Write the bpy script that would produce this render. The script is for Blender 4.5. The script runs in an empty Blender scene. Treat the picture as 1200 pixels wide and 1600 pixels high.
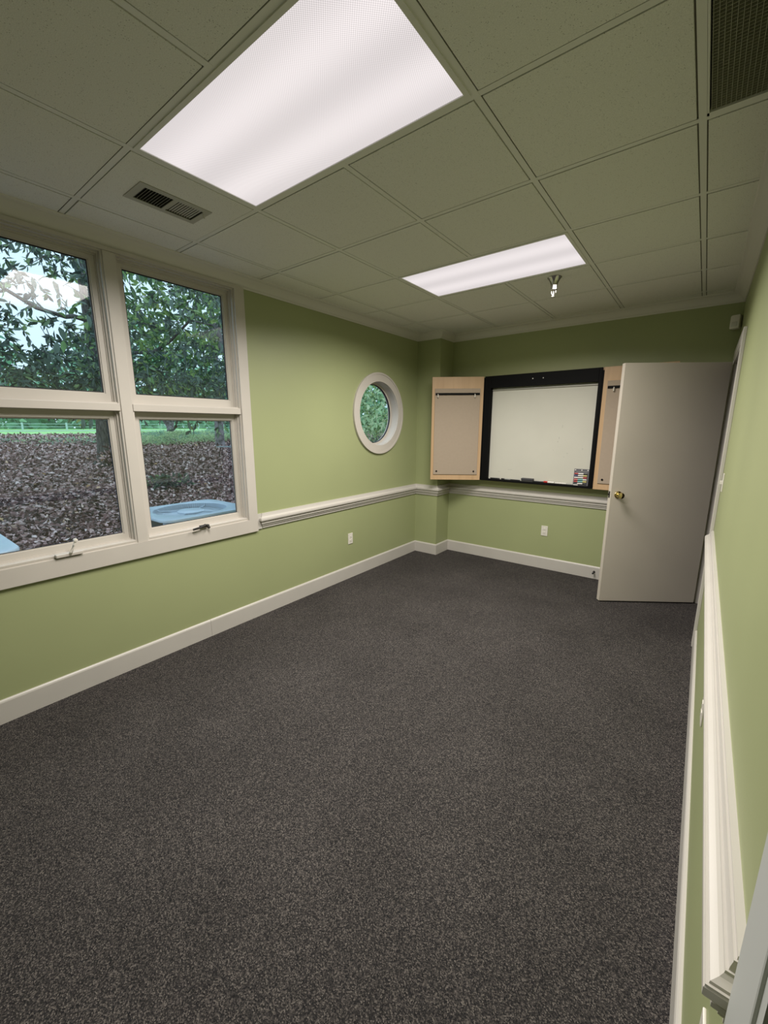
import bpy, bmesh, math, random
import numpy as np
from mathutils import Vector, Matrix

random.seed(7)
rng = np.random.default_rng(7)
SC = bpy.context.scene
COL = SC.collection

# ------------------------------------------------------------------ camera
F_PX, YAW, PITCH, EYE = 639.1, 0.656, 0.2026, 1.604
cam_data = bpy.data.cameras.new('camera')
cam = bpy.data.objects.new('camera', cam_data)
COL.objects.link(cam)
cam_data.sensor_fit = 'HORIZONTAL'
cam_data.sensor_width = 36.0
cam_data.lens = 36.0 * F_PX / 1200.0
cam_data.clip_start = 0.02
cam_data.clip_end = 400
_f = Vector((-math.sin(YAW) * math.cos(PITCH), math.cos(YAW) * math.cos(PITCH), -math.sin(PITCH)))
_r = Vector((math.cos(YAW), math.sin(YAW), 0))
_u = _r.cross(_f)
cam.matrix_world = Matrix(((_r.x, _u.x, -_f.x, 0), (_r.y, _u.y, -_f.y, 0), (_r.z, _u.z, -_f.z, EYE), (0, 0, 0, 1)))
SC.camera = cam

# ------------------------------------------------------------------ sky, lamps, exposure
world = bpy.data.worlds.new('world')
SC.world = world
world.use_nodes = True
_bg = world.node_tree.nodes['Background']
_bg.inputs[0].default_value = (0.58, 0.80, 0.96, 1)
_bg.inputs[1].default_value = 1.22
SC.view_settings.view_transform = 'Standard'
SC.view_settings.look = 'None'
SC.view_settings.exposure = 0.25
SC.view_settings.gamma = 1.0
SC.view_settings.use_curve_mapping = False
SC.cycles.max_bounces = 8
SC.cycles.diffuse_bounces = 5
SC.cycles.transparent_max_bounces = 16
LAMP_W = 51.0
LENS_GLOW = 0.69

# overall dimensions (metres); camera stands at x = 0, y = 0
XL, XR, YB, YF, ZC = -2.89, 0.1357, 4.737, -1.25, 2.708
XP, YP = -2.570, 4.430
T = 0.6096
GX, GY = -1.9746, 0.8819
lamp_spots = [(GX + T, GY + T / 2), (GX + T, GY + 3.5 * T)]
for lx, ly in lamp_spots:
    ld = bpy.data.lights.new('fluorescent_lamp', 'AREA')
    ld.shape = 'RECTANGLE'
    ld.size, ld.size_y = 1.14, 0.54
    ld.energy = LAMP_W
    ld.color = (1.0, 0.94, 0.88)
    ld.spread = math.radians(157)
    lo = bpy.data.objects.new('fluorescent_lamp', ld)
    COL.objects.link(lo)
    lo.location = (lx, ly, ZC - 0.012)
    lo['label'] = 'fluorescent lamp glow of the ceiling troffer'


# ------------------------------------------------------------------ materials
def srgb(r, g, b):
    f = lambda c: (c / 255 / 12.92) if c / 255 <= 0.04045 else ((c / 255 + 0.055) / 1.055) ** 2.4
    return (f(r), f(g), f(b), 1)


def mat(name, col, rough=0.6, metal=0.0, spec=0.5, noise=None, bump=None):
    """noise=(scale, strength, detail): brightness mottling; bump=(scale, strength, distance)"""
    m = bpy.data.materials.new(name)
    m.use_nodes = True
    nt = m.node_tree
    b = nt.nodes['Principled BSDF']
    b.inputs['Base Color'].default_value = col
    b.inputs['Roughness'].default_value = rough
    b.inputs['Metallic'].default_value = metal
    b.inputs['Specular IOR Level'].default_value = spec
    tc = nt.nodes.new('ShaderNodeTexCoord')
    if noise:
        n = nt.nodes.new('ShaderNodeTexNoise')
        n.inputs['Scale'].default_value = noise[0]
        n.inputs['Detail'].default_value = noise[2]
        nt.links.new(tc.outputs['Object'], n.inputs['Vector'])
        r = nt.nodes.new('ShaderNodeMapRange')
        r.inputs['From Min'].default_value = 0.3
        r.inputs['From Max'].default_value = 0.7
        r.inputs['To Min'].default_value = 1 - noise[1]
        r.inputs['To Max'].default_value = 1 + noise[1]
        nt.links.new(n.outputs[0], r.inputs[0])
        h = nt.nodes.new('ShaderNodeVectorMath')
        h.operation = 'SCALE'
        h.inputs[0].default_value = col[:3]
        nt.links.new(r.outputs[0], h.inputs['Scale'])
        nt.links.new(h.outputs[0], b.inputs['Base Color'])
    if bump:
        n = nt.nodes.new('ShaderNodeTexNoise')
        n.inputs['Scale'].default_value = bump[0]
        n.inputs['Detail'].default_value = 3
        nt.links.new(tc.outputs['Object'], n.inputs['Vector'])
        bp = nt.nodes.new('ShaderNodeBump')
        bp.inputs['Strength'].default_value = bump[1]
        bp.inputs['Distance'].default_value = bump[2]
        nt.links.new(n.outputs[0], bp.inputs['Height'])
        nt.links.new(bp.outputs[0], b.inputs['Normal'])
    return m


def ramp_mat(name, scale, stops, rough=0.9, bump=None, kind='noise', detail=2.0, spec=0.3, stretch=None, translucent=0.0):
    m = bpy.data.materials.new(name)
    m.use_nodes = True
    nt = m.node_tree
    b = nt.nodes['Principled BSDF']
    b.inputs['Roughness'].default_value = rough
    b.inputs['Specular IOR Level'].default_value = spec
    tc = nt.nodes.new('ShaderNodeTexCoord')
    src = tc.outputs['Object']
    if stretch:
        mp = nt.nodes.new('ShaderNodeMapping')
        mp.inputs['Scale'].default_value = stretch
        nt.links.new(src, mp.inputs['Vector'])
        src = mp.outputs[0]
    if kind == 'noise':
        n = nt.nodes.new('ShaderNodeTexNoise')
        n.inputs['Detail'].default_value = detail
        out = n.outputs[0]
    elif kind == 'white':
        n = nt.nodes.new('ShaderNodeTexVoronoi')
        n.feature = 'F1'
        sx = nt.nodes.new('ShaderNodeSeparateColor')
        nt.links.new(n.outputs['Color'], sx.inputs[0])
        out = sx.outputs[0]
    elif kind == 'island':
        g = nt.nodes.new('ShaderNodeNewGeometry')
        out = g.outputs['Random Per Island']
        n = None
    if n is not None:
        n.inputs['Scale'].default_value = scale
        nt.links.new(src, n.inputs['Vector'])
    cr = nt.nodes.new('ShaderNodeValToRGB')
    els = cr.color_ramp.elements
    while len(els) < len(stops):
        els.new(0.5)
    for e, (p, c) in zip(els, stops):
        e.position = p
        e.color = c
    nt.links.new(out, cr.inputs[0])
    nt.links.new(cr.outputs[0], b.inputs['Base Color'])
    if translucent > 0:
        tr = nt.nodes.new('ShaderNodeBsdfTranslucent')
        nt.links.new(cr.outputs[0], tr.inputs[0])
        mx = nt.nodes.new('ShaderNodeMixShader')
        mx.inputs[0].default_value = translucent
        nt.links.new(b.outputs[0], mx.inputs[1])
        nt.links.new(tr.outputs[0], mx.inputs[2])
        nt.links.new(mx.outputs[0], nt.nodes['Material Output'].inputs[0])
    if bump:
        n2 = nt.nodes.new('ShaderNodeTexNoise')
        n2.inputs['Scale'].default_value = bump[0]
        nt.links.new(tc.outputs['Object'], n2.inputs['Vector'])
        bp = nt.nodes.new('ShaderNodeBump')
        bp.inputs['Strength'].default_value = bump[1]
        bp.inputs['Distance'].default_value = bump[2]
        nt.links.new(n2.outputs[0], bp.inputs['Height'])
        nt.links.new(bp.outputs[0], b.inputs['Normal'])
    return m


M = {}
M['green'] = mat('green_wall_paint', (0.335, 0.370, 0.188, 1), 0.48, spec=0.5, noise=(1.3, 0.03, 2), bump=(260, 0.12, 0.001))
M['trim'] = mat('cream_trim_paint', (0.54, 0.515, 0.475, 1), 0.38, noise=(6, 0.02, 2))
M['shadetrim'] = mat('shaded_trim_paint', (0.50, 0.515, 0.50, 1), 0.5)  # same trim as elsewhere, with the shade on it mixed into the colour
M['wintrim'] = mat('window_trim_paint', (0.55, 0.515, 0.465, 1), 0.42, noise=(6, 0.02, 2))
M['crown'] = mat('crown_paint', (0.68, 0.66, 0.61, 1), 0.5)
M['door'] = mat('door_paint', (0.56, 0.51, 0.44, 1), 0.45, noise=(2, 0.03, 2), bump=(120, 0.08, 0.001))
M['hall'] = mat('hall_paint', (0.30, 0.30, 0.28, 1), 0.7)
M['tee'] = mat('ceiling_tee_paint', (0.74, 0.735, 0.69, 1), 0.5)
M['gapshade'] = mat('tile_gap_shade', (0.20, 0.185, 0.145, 1), 0.95)  # tile flange darkened to paint in the shadow gaps round the tiles
M['plenum'] = mat('plenum_dark', (0.05, 0.05, 0.045, 1), 0.9)
M['black'] = mat('black_laminate', (0.003, 0.003, 0.0033, 1), 0.6, spec=0.12)
M['darkmetal'] = mat('dark_bronze', (0.02, 0.018, 0.017, 1), 0.35, metal=0.3)
M['steel'] = mat('brushed_steel', (0.55, 0.54, 0.52, 1), 0.3, metal=1.0)
M['chrome'] = mat('chrome', (0.50, 0.49, 0.47, 1), 0.22, metal=1.0)
M['brass'] = mat('polished_brass', (0.62, 0.48, 0.22, 1), 0.16, metal=1.0)
M['plastic'] = mat('ivory_plastic', (0.72, 0.69, 0.62, 1), 0.35)
M['slot'] = mat('dark_slot', (0.03, 0.03, 0.03, 1), 0.6)
M['register'] = mat('register_paint', (0.42, 0.41, 0.34, 1), 0.5)
M['eggcrate'] = mat('eggcrate_paint', (0.34, 0.335, 0.25, 1), 0.55)
M['board'] = mat('whiteboard_enamel', (0.60, 0.59, 0.52, 1), 0.28, noise=(2.2, 0.035, 5))
M['alu'] = mat('aluminium_strip', (0.40, 0.39, 0.35, 1), 0.4, metal=0.4)
M['maple'] = ramp_mat('maple_veneer', 3.0, [(0.3, (0.52, 0.345, 0.195, 1)), (0.55, (0.58, 0.395, 0.23, 1)), (0.75, (0.47, 0.30, 0.16, 1))], rough=0.4,
                      stretch=(4.5, 4.5, 0.35), detail=3, spec=0.4)
M['fabric'] = mat('taupe_tack_fabric', (0.40, 0.325, 0.25, 1), 0.9, noise=(40, 0.02, 4), bump=(400, 0.2, 0.001))
M['gasket'] = mat('black_gasket', (0.008, 0.009, 0.014, 1), 0.5)
M['acpaint'] = mat('condenser_paint', (0.55, 0.64, 0.76, 1), 0.28, noise=(5, 0.05, 3))
M['acdark'] = mat('condenser_coil', (0.07, 0.07, 0.065, 1), 0.6)
M['bark'] = ramp_mat('bark', 9.0, [(0.3, (0.035, 0.036, 0.038, 1)), (0.55, (0.10, 0.095, 0.09, 1)), (0.75, (0.20, 0.19, 0.18, 1))],
                     stretch=(3, 3, 0.6), detail=5, bump=(25, 0.8, 0.03))
M['palebark'] = ramp_mat('pale_bark', 7.0, [(0.3, (0.10, 0.10, 0.10, 1)), (0.6, (0.34, 0.31, 0.33, 1))], detail=5, bump=(25, 0.8, 0.03))
M['pebble'] = mat('benchwood', (0.36, 0.40, 0.42, 1), 0.6)
M['leafdark'] = ramp_mat('leaf_dark', 1, [(0.0, (0.030, 0.056, 0.046, 1)), (0.4, (0.08, 0.130, 0.102, 1)), (0.7, (0.18, 0.25, 0.19, 1)), (0.9, (0.20, 0.33, 0.14, 1)), (1.0, (0.40, 0.54, 0.24, 1))],
                         kind='island', rough=0.38, translucent=0.28, spec=0.6)
M['leafmid'] = ramp_mat('leaf_mid', 1, [(0.0, (0.05, 0.12, 0.06, 1)), (0.5, (0.15, 0.29, 0.10, 1)), (0.85, (0.34, 0.50, 0.16, 1)), (1.0, (0.56, 0.64, 0.22, 1))],
                        kind='island', rough=0.5, translucent=0.35, spec=0.5)
M['leaffresh'] = ramp_mat('leaf_fresh', 1, [(0.0, (0.26, 0.46, 0.24, 1)), (0.5, (0.56, 0.76, 0.42, 1)), (1.0, (0.88, 0.94, 0.62, 1))],
                          kind='island', rough=0.6, translucent=0.35)
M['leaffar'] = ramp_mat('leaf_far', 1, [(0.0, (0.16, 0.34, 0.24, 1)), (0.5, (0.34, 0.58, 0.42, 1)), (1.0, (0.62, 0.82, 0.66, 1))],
                        kind='island', rough=0.8, translucent=0.4)  # distance haze mixed into this paler leaf colour
M['litter'] = ramp_mat('fallen_leaf', 1, [(0.0, (0.030, 0.016, 0.018, 1)), (0.30, (0.15, 0.080, 0.078, 1)), (0.54, (0.40, 0.24, 0.235, 1)), (0.74, (0.74, 0.50, 0.48, 1)),
                                          (0.97, (0.95, 0.76, 0.73, 1)), (1.0, (0.72, 0.44, 0.20, 1))], kind='island', rough=0.6, translucent=0.1)
M['grass'] = ramp_mat('lawn_grass', 0.5, [(0.3, (0.34, 0.66, 0.22, 1)), (0.6, (0.46, 0.80, 0.30, 1)), (0.8, (0.58, 0.82, 0.42, 1))], detail=6)
M['soil'] = ramp_mat('leafy_soil', 14.0, [(0.25, (0.025, 0.018, 0.018, 1)), (0.5, (0.10, 0.075, 0.07, 1)), (0.62, (0.27, 0.20, 0.20, 1)), (0.75, (0.12, 0.08, 0.07, 1))],
                     detail=8, bump=(20, 1.0, 0.05))
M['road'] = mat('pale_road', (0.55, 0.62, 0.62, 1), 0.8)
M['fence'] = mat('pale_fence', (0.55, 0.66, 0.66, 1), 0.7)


def tile_material():
    m = mat('ceiling_tile_mineral', (0.47, 0.455, 0.385, 1), 0.9)
    nt = m.node_tree
    b = nt.nodes['Principled BSDF']
    tc = nt.nodes.new('ShaderNodeTexCoord')
    oi = nt.nodes.new('ShaderNodeObjectInfo')
    add = nt.nodes.new('ShaderNodeVectorMath')
    add.operation = 'ADD'
    nt.links.new(tc.outputs['Object'], add.inputs[0])
    nt.links.new(oi.outputs['Location'], add.inputs[1])
    v = nt.nodes.new('ShaderNodeTexVoronoi')
    v.inputs['Scale'].default_value = 130
    nt.links.new(add.outputs[0], v.inputs['Vector'])
    n = nt.nodes.new('ShaderNodeTexNoise')
    n.inputs['Scale'].default_value = 38
    n.inputs['Detail'].default_value = 2
    nt.links.new(add.outputs[0], n.inputs['Vector'])
    # pin holes: a small dot in only some of the cells
    lt = nt.nodes.new('ShaderNodeMath'); lt.operation = 'LESS_THAN'; lt.inputs[1].default_value = 0.18
    nt.links.new(v.outputs['Distance'], lt.inputs[0])
    gt = nt.nodes.new('ShaderNodeMath'); gt.operation = 'GREATER_THAN'; gt.inputs[1].default_value = 0.50
    nt.links.new(n.outputs[0], gt.inputs[0])
    mu = nt.nodes.new('ShaderNodeMath'); mu.operation = 'MULTIPLY'
    nt.links.new(lt.outputs[0], mu.inputs[0]); nt.links.new(gt.outputs[0], mu.inputs[1])
    n2 = nt.nodes.new('ShaderNodeTexNoise')
    n2.inputs['Scale'].default_value = 300
    n2.inputs['Detail'].default_value = 2
    nt.links.new(add.outputs[0], n2.inputs['Vector'])
    cr = nt.nodes.new('ShaderNodeValToRGB')
    cr.color_ramp.elements[0].position = 0.3; cr.color_ramp.elements[0].color = (0.70, 0.695, 0.645, 1)
    cr.color_ramp.elements[1].position = 0.7; cr.color_ramp.elements[1].color = (0.83, 0.82, 0.77, 1)
    nt.links.new(n2.outputs[0], cr.inputs[0])
    mx = nt.nodes.new('ShaderNodeMix'); mx.data_type = 'RGBA'
    nt.links.new(mu.outputs[0], mx.inputs[0])
    nt.links.new(cr.outputs[0], mx.inputs[6])
    mx.inputs[7].default_value = (0.40, 0.39, 0.34, 1)
    nt.links.new(mx.outputs[2], b.inputs['Base Color'])
    bp = nt.nodes.new('ShaderNodeBump')
    bp.inputs['Strength'].default_value = 0.25
    bp.inputs['Distance'].default_value = 0.002
    nt.links.new(n2.outputs[0], bp.inputs['Height'])
    nt.links.new(bp.outputs[0], b.inputs['Normal'])
    return m


def carpet_material():
    m = mat('charcoal_loop_carpet', (0.05, 0.045, 0.042, 1), 0.95, spec=0.15)
    nt = m.node_tree
    b = nt.nodes['Principled BSDF']
    tc = nt.nodes.new('ShaderNodeTexCoord')
    v = nt.nodes.new('ShaderNodeTexVoronoi')
    v.inputs['Scale'].default_value = 320
    nt.links.new(tc.outputs['Object'], v.inputs['Vector'])
    sc_ = nt.nodes.new('ShaderNodeSeparateColor')
    nt.links.new(v.outputs['Color'], sc_.inputs[0])
    cr = nt.nodes.new('ShaderNodeValToRGB')
    els = cr.color_ramp.elements
    while len(els) < 5:
        els.new(0.5)
    for e, (p, c) in zip(els, [(0.0, (0.012, 0.0118, 0.013, 1)), (0.35, (0.026, 0.0242, 0.0240, 1)), (0.65, (0.050, 0.0452, 0.0435, 1)), (0.85, (0.086, 0.0760, 0.0700, 1)), (1.0, (0.145, 0.130, 0.118, 1))]):
        e.position = p; e.color = c
    nt.links.new(sc_.outputs[0], cr.inputs[0])
    n = nt.nodes.new('ShaderNodeTexNoise')
    n.inputs['Scale'].default_value = 2.2
    n.inputs['Detail'].default_value = 5
    nt.links.new(tc.outputs['Object'], n.inputs['Vector'])
    r = nt.nodes.new('ShaderNodeMapRange')
    r.inputs['From Min'].default_value = 0.3; r.inputs['From Max'].default_value = 0.7
    r.inputs['To Min'].default_value = 0.86; r.inputs['To Max'].default_value = 1.14
    nt.links.new(n.outputs[0], r.inputs[0])
    h = nt.nodes.new('ShaderNodeVectorMath'); h.operation = 'SCALE'
    nt.links.new(cr.outputs[0], h.inputs[0]); nt.links.new(r.outputs[0], h.inputs['Scale'])
    nt.links.new(h.outputs[0], b.inputs['Base Color'])
    bp = nt.nodes.new('ShaderNodeBump')
    bp.inputs['Strength'].default_value = 0.6
    bp.inputs['Distance'].default_value = 0.003
    nt.links.new(v.outputs['Distance'], bp.inputs['Height'])
    nt.links.new(bp.outputs[0], b.inputs['Normal'])
    return m


def lens_material():
    """prismatic acrylic lens lit from behind by tubes that run along x"""
    m = bpy.data.materials.new('prismatic_lens')
    m.use_nodes = True
    nt = m.node_tree
    nt.nodes.clear()
    out = nt.nodes.new('ShaderNodeOutputMaterial')
    em = nt.nodes.new('ShaderNodeEmission')
    gl = nt.nodes.new('ShaderNodeBsdfGlossy'); gl.inputs['Roughness'].default_value = 0.35
    gl.inputs['Color'].default_value = (0.05, 0.05, 0.05, 1)
    ad = nt.nodes.new('ShaderNodeAddShader')
    nt.links.new(em.outputs[0], ad.inputs[0]); nt.links.new(gl.outputs[0], ad.inputs[1])
    nt.links.new(ad.outputs[0], out.inputs[0])
    tc = nt.nodes.new('ShaderNodeTexCoord')
    sp = nt.nodes.new('ShaderNodeSeparateXYZ')
    nt.links.new(tc.outputs['Object'], sp.inputs[0])

    def mth(op, a, b=None, c=None):
        q = nt.nodes.new('ShaderNodeMath'); q.operation = op
        for k, x in enumerate((a, b, c)):
            if x is None: continue
            if isinstance(x, (int, float)): q.inputs[k].default_value = x
            else: nt.links.new(x, q.inputs[k])
        return q.outputs[0]
    w = 2 * math.pi / 0.0085
    sx = mth('SINE', mth('MULTIPLY', sp.outputs[0], w))
    sy = mth('SINE', mth('MULTIPLY', sp.outputs[1], w))
    dots = mth('MULTIPLY_ADD', mth('MULTIPLY', sx, sy), 0.24, 1.0)
    # two tube bands at y = +-0.13, dimmer between and at the rims
    band = mth('COSINE', mth('MULTIPLY', sp.outputs[1], 2 * math.pi / 0.27))
    band = mth('MULTIPLY_ADD', band, -0.085, 0.965)
    val = mth('MULTIPLY', mth('MULTIPLY', dots, band), LENS_GLOW)
    em.inputs[0].default_value = (1.0, 0.925, 0.925, 1)
    nt.links.new(val, em.inputs[1])
    return m


def glass_material():
    m = bpy.data.materials.new('window_glass')
    m.use_nodes = True
    nt = m.node_tree
    nt.nodes.clear()
    out = nt.nodes.new('ShaderNodeOutputMaterial')
    tr = nt.nodes.new('ShaderNodeBsdfTransparent'); tr.inputs[0].default_value = (0.975, 0.99, 0.99, 1)
    gl = nt.nodes.new('ShaderNodeBsdfGlossy'); gl.inputs['Roughness'].default_value = 0.0
    fr = nt.nodes.new('ShaderNodeFresnel'); fr.inputs[0].default_value = 1.5
    # thin pane: the same air-to-glass reflectance from both of its faces
    ge = nt.nodes.new('ShaderNodeNewGeometry')
    mr = nt.nodes.new('ShaderNodeMapRange'); mr.inputs['To Min'].default_value = 1.5; mr.inputs['To Max'].default_value = 1 / 1.5
    nt.links.new(ge.outputs['Backfacing'], mr.inputs[0]); nt.links.new(mr.outputs[0], fr.inputs[0])
    mx = nt.nodes.new('ShaderNodeMixShader')
    nt.links.new(fr.outputs[0], mx.inputs[0]); nt.links.new(tr.outputs[0], mx.inputs[1]); nt.links.new(gl.outputs[0], mx.inputs[2])
    nt.links.new(mx.outputs[0], out.inputs[0])
    return m


M['tile'] = tile_material()
M['carpet'] = carpet_material()
M['lens'] = lens_material()
M['glass'] = glass_material()


# ------------------------------------------------------------------ helpers
def new_obj(name, me, material, parent=None):
    o = bpy.data.objects.new(name, me)
    COL.objects.link(o)
    if material is not None and len(me.materials) == 0:
        me.materials.append(material)
    if parent is not None:
        o.parent = parent
        o.matrix_parent_inverse = chain(parent).inverted()
    return o


def chain(p):
    m = Matrix.LocRotScale(p.location, p.rotation_euler, p.scale)
    if p.parent is not None:
        m = chain(p.parent) @ p.matrix_parent_inverse @ m
    return m


def obj(name, bm, material, parent=None, smooth=False, sharp=35):
    """link a bmesh (built in world coordinates) as one mesh object"""
    bmesh.ops.recalc_face_normals(bm, faces=bm.faces)
    me = bpy.data.meshes.new(name)
    bm.to_mesh(me)
    bm.free()
    if smooth:
        me.shade_smooth()
        try:
            me.set_sharp_from_angle(angle=math.radians(sharp))
        except Exception:
            pass
    return new_obj(name, me, material, parent)


def empty(name, loc):
    o = bpy.data.objects.new(name, None)
    COL.objects.link(o)
    o.location = loc
    o.empty_display_size = 0.05
    return o


def tag(o, label=None, cat=None, group=None, kind=None):
    if label: o['label'] = label
    if cat: o['category'] = cat
    if group: o['group'] = group
    if kind: o['kind'] = kind
    return o


def struct(o, label):
    return tag(o, label, None, None, 'structure')


def box(bm, x0, x1, y0, y1, z0, z1, bevel=0.0):
    n0 = len(bm.verts)
    vs = [bm.verts.new((x, y, z)) for x in (x0, x1) for y in (y0, y1) for z in (z0, z1)]
    fs = [bm.faces.new([vs[i] for i in q]) for q in ((0, 1, 3, 2), (4, 6, 7, 5), (0, 4, 5, 1), (2, 3, 7, 6), (0, 2, 6, 4), (1, 5, 7, 3))]
    if bevel > 0:
        es = list({e for f in fs for e in f.edges})
        bmesh.ops.bevel(bm, geom=es, offset=bevel, segments=2, affect='EDGES', profile=0.5)
    return bm


def B(*a, **k):
    return box(bmesh.new(), *a, **k)


def tube(bm, pts, rad, seg=10, caps=True):
    """tube along points; rad a number or a list"""
    pts = [Vector(p) for p in pts]
    if not isinstance(rad, (list, tuple)): rad = [rad] * len(pts)
    rings = []
    up = Vector((0, 0, 1))
    for i, p in enumerate(pts):
        d = (pts[min(i + 1, len(pts) - 1)] - pts[max(i - 1, 0)]).normalized()
        a = d.cross(up if abs(d.z) < 0.9 else Vector((1, 0, 0))).normalized()
        b = d.cross(a)
        rings.append([bm.verts.new(p + (a * math.cos(2 * math.pi * k / seg) + b * math.sin(2 * math.pi * k / seg)) * rad[i]) for k in range(seg)])
    for r0, r1 in zip(rings, rings[1:]):
        for k in range(seg):
            bm.faces.new((r0[k], r0[(k + 1) % seg], r1[(k + 1) % seg], r1[k]))
    if caps:
        bm.faces.new(rings[0][::-1]); bm.faces.new(rings[-1])
    return bm


def lathe(bm, origin, axis, prof, seg=24):
    """revolve (radius, distance along axis) about an axis"""
    o = Vector(origin); d = Vector(axis).normalized()
    a = d.cross(Vector((0, 0, 1)) if abs(d.z) < 0.9 else Vector((1, 0, 0))).normalized()
    b = d.cross(a)
    rings = []
    for r, h in prof:
        if r <= 1e-6:
            rings.append([bm.verts.new(o + d * h)])
        else:
            rings.append([bm.verts.new(o + d * h + (a * math.cos(2 * math.pi * k / seg) + b * math.sin(2 * math.pi * k / seg)) * r) for k in range(seg)])
    for r0, r1 in zip(rings, rings[1:]):
        for k in range(seg):
            q = [r0[k % len(r0)], r0[(k + 1) % len(r0)], r1[(k + 1) % len(r1)], r1[k % len(r1)]]
            q2 = []
            for v in q:
                if v not in q2: q2.append(v)
            if len(q2) > 2: bm.faces.new(q2)
    return bm


def sweep(path, prof, start_return=False, end_return=False):
    """profile (d off the wall, z) swept along an xy path; the room lies to the right of the path. Mitred corners, optional mitred returns."""
    bm = bmesh.new()
    P = [Vector(p) for p in path]
    dmax = max(d for d, z in prof)
    nrm = lambda a, b: Vector(((b - a).normalized().y, -(b - a).normalized().x))
    rings = []
    for i, p in enumerate(P):
        if i == 0: m = nrm(P[0], P[1])
        elif i == len(P) - 1: m = nrm(P[-2], P[-1])
        else:
            n1, n2 = nrm(P[i - 1], p), nrm(p, P[i + 1])
            m = (n1 + n2).normalized()
            m = m / max(0.2, m.dot(n1))
        t = Vector((0, 0))
        if i == 0 and start_return: t = (P[1] - P[0]).normalized()
        if i == len(P) - 1 and end_return: t = (P[-2] - P[-1]).normalized()
        ring = []
        flat = []
        for d, z in prof:
            q = p + m * d + t * (dmax - d)
            ring.append(bm.verts.new((q.x, q.y, z)))
            if t.length > 0:
                q0 = p + t * (dmax - d)
                flat.append(bm.verts.new((q0.x, q0.y, z)))
        if i == 0 and flat: rings.append(flat)
        rings.append(ring)
        if i == len(P) - 1 and flat: rings.append(flat)
    for r0, r1 in zip(rings, rings[1:]):
        for k in range(len(prof) - 1):
            bm.faces.new((r0[k], r0[k + 1], r1[k + 1], r1[k]))
    bmesh.ops.remove_doubles(bm, verts=bm.verts, dist=1e-6)
    if not start_return: 
        try: bm.faces.new(rings[0])
        except Exception: pass
    if not end_return:
        try: bm.faces.new(rings[-1][::-1])
        except Exception: pass
    return bm


def frame_x(bm, x0, x1, oy0, oy1, oz0, oz1, wl, wr, wb, wt):
    """rectangular frame in a plane of constant x (outer rectangle and member widths)"""
    iy0, iy1, iz0, iz1 = oy0 + wl, oy1 - wr, oz0 + wb, oz1 - wt
    O = [(oy0, oz0), (oy1, oz0), (oy1, oz1), (oy0, oz1)]
    I = [(iy0, iz0), (iy1, iz0), (iy1, iz1), (iy0, iz1)]
    vs = {}
    for nm, rect in (('O', O), ('I', I)):
        for k, (y, z) in enumerate(rect):
            for s, x in ((0, x0), (1, x1)):
                vs[nm, k, s] = bm.verts.new((x, y, z))
    for k in range(4):
        j = (k + 1) % 4
        for s in (0, 1):
            bm.faces.new((vs['O', k, s], vs['O', j, s], vs['I', j, s], vs['I', k, s]))
        bm.faces.new((vs['O', k, 0], vs['O', j, 0], vs['O', j, 1], vs['O', k, 1]))
        bm.faces.new((vs['I', k, 0], vs['I', j, 0], vs['I', j, 1], vs['I', k, 1]))
    return bm


def ring_x(bm, x0, x1, cy, cz, r0, r1, seg=72):
    """annulus with thickness, axis along x"""
    R = []
    for k in range(seg):
        a = 2 * math.pi * k / seg
        R.append([bm.verts.new((x, cy + r * math.cos(a), cz + r * math.sin(a))) for x, r in ((x0, r0), (x1, r0), (x1, r1), (x0, r1))])
    for k in range(seg):
        a, b = R[k], R[(k + 1) % seg]
        for q in range(4):
            bm.faces.new((a[q], a[(q + 1) % 4], b[(q + 1) % 4], b[q]))
    return bm


def dup(root, loc=None, name=None):
    """a copy of a thing with its parts and their sub-parts"""
    c = root.copy(); COL.objects.link(c)
    if loc is not None: c.location = loc
    for ch in root.children:
        d = ch.copy(); COL.objects.link(d); d.parent = c
        for g in ch.children:
            h = g.copy(); COL.objects.link(h); h.parent = d
    return c


# ------------------------------------------------------------------ floor, walls
o = obj('floor', B(XL - .17, XR + .15, YF - .1, YB + .15, -0.08, 0.0), M['carpet'])
struct(o, 'charcoal speckled loop pile carpet over the whole room floor')

WT = 0.13                    # outside wall thickness
WY0, WY1, WZ0, WZ1 = 0.275, 1.92, 0.862, 2.61      # window opening
RC_Y, RC_Z, RC_R = 3.663, 1.757, 0.352             # round window
bm = bmesh.new()
x0, x1 = XL - WT, XL
for a in ((YF - .1, WY0, 0, ZC + .1), (WY0, WY1, 0, WZ0), (WY0, WY1, WZ1, ZC + .1), (WY1, RC_Y - .5, 0, ZC + .1),
          (RC_Y - .5, RC_Y + .5, 0, RC_Z - .5), (RC_Y - .5, RC_Y + .5, RC_Z + .5, ZC + .1), (RC_Y + .5, YB + .15, 0, ZC + .1)):
    box(bm, x0, x1, *a)
seg = 72
rr = []
for k in range(seg):
    a = 2 * math.pi * k / seg
    c, s = math.cos(a), math.sin(a)
    q = 0.5 / max(abs(c), abs(s))
    rr.append([bm.verts.new((x, RC_Y + r * c, RC_Z + r * s)) for x, r in ((x0, q), (x1, q), (x1, RC_R), (x0, RC_R))])
for k in range(seg):
    a, b = rr[k], rr[(k + 1) % seg]
    for q in (1, 2, 3):
        bm.faces.new((a[q], a[(q + 1) % 4], b[(q + 1) % 4], b[q]))
me_wall = obj('wall_left', bm, M['green'])
struct(me_wall, 'sage green wall that holds the big window and the round window')

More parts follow.
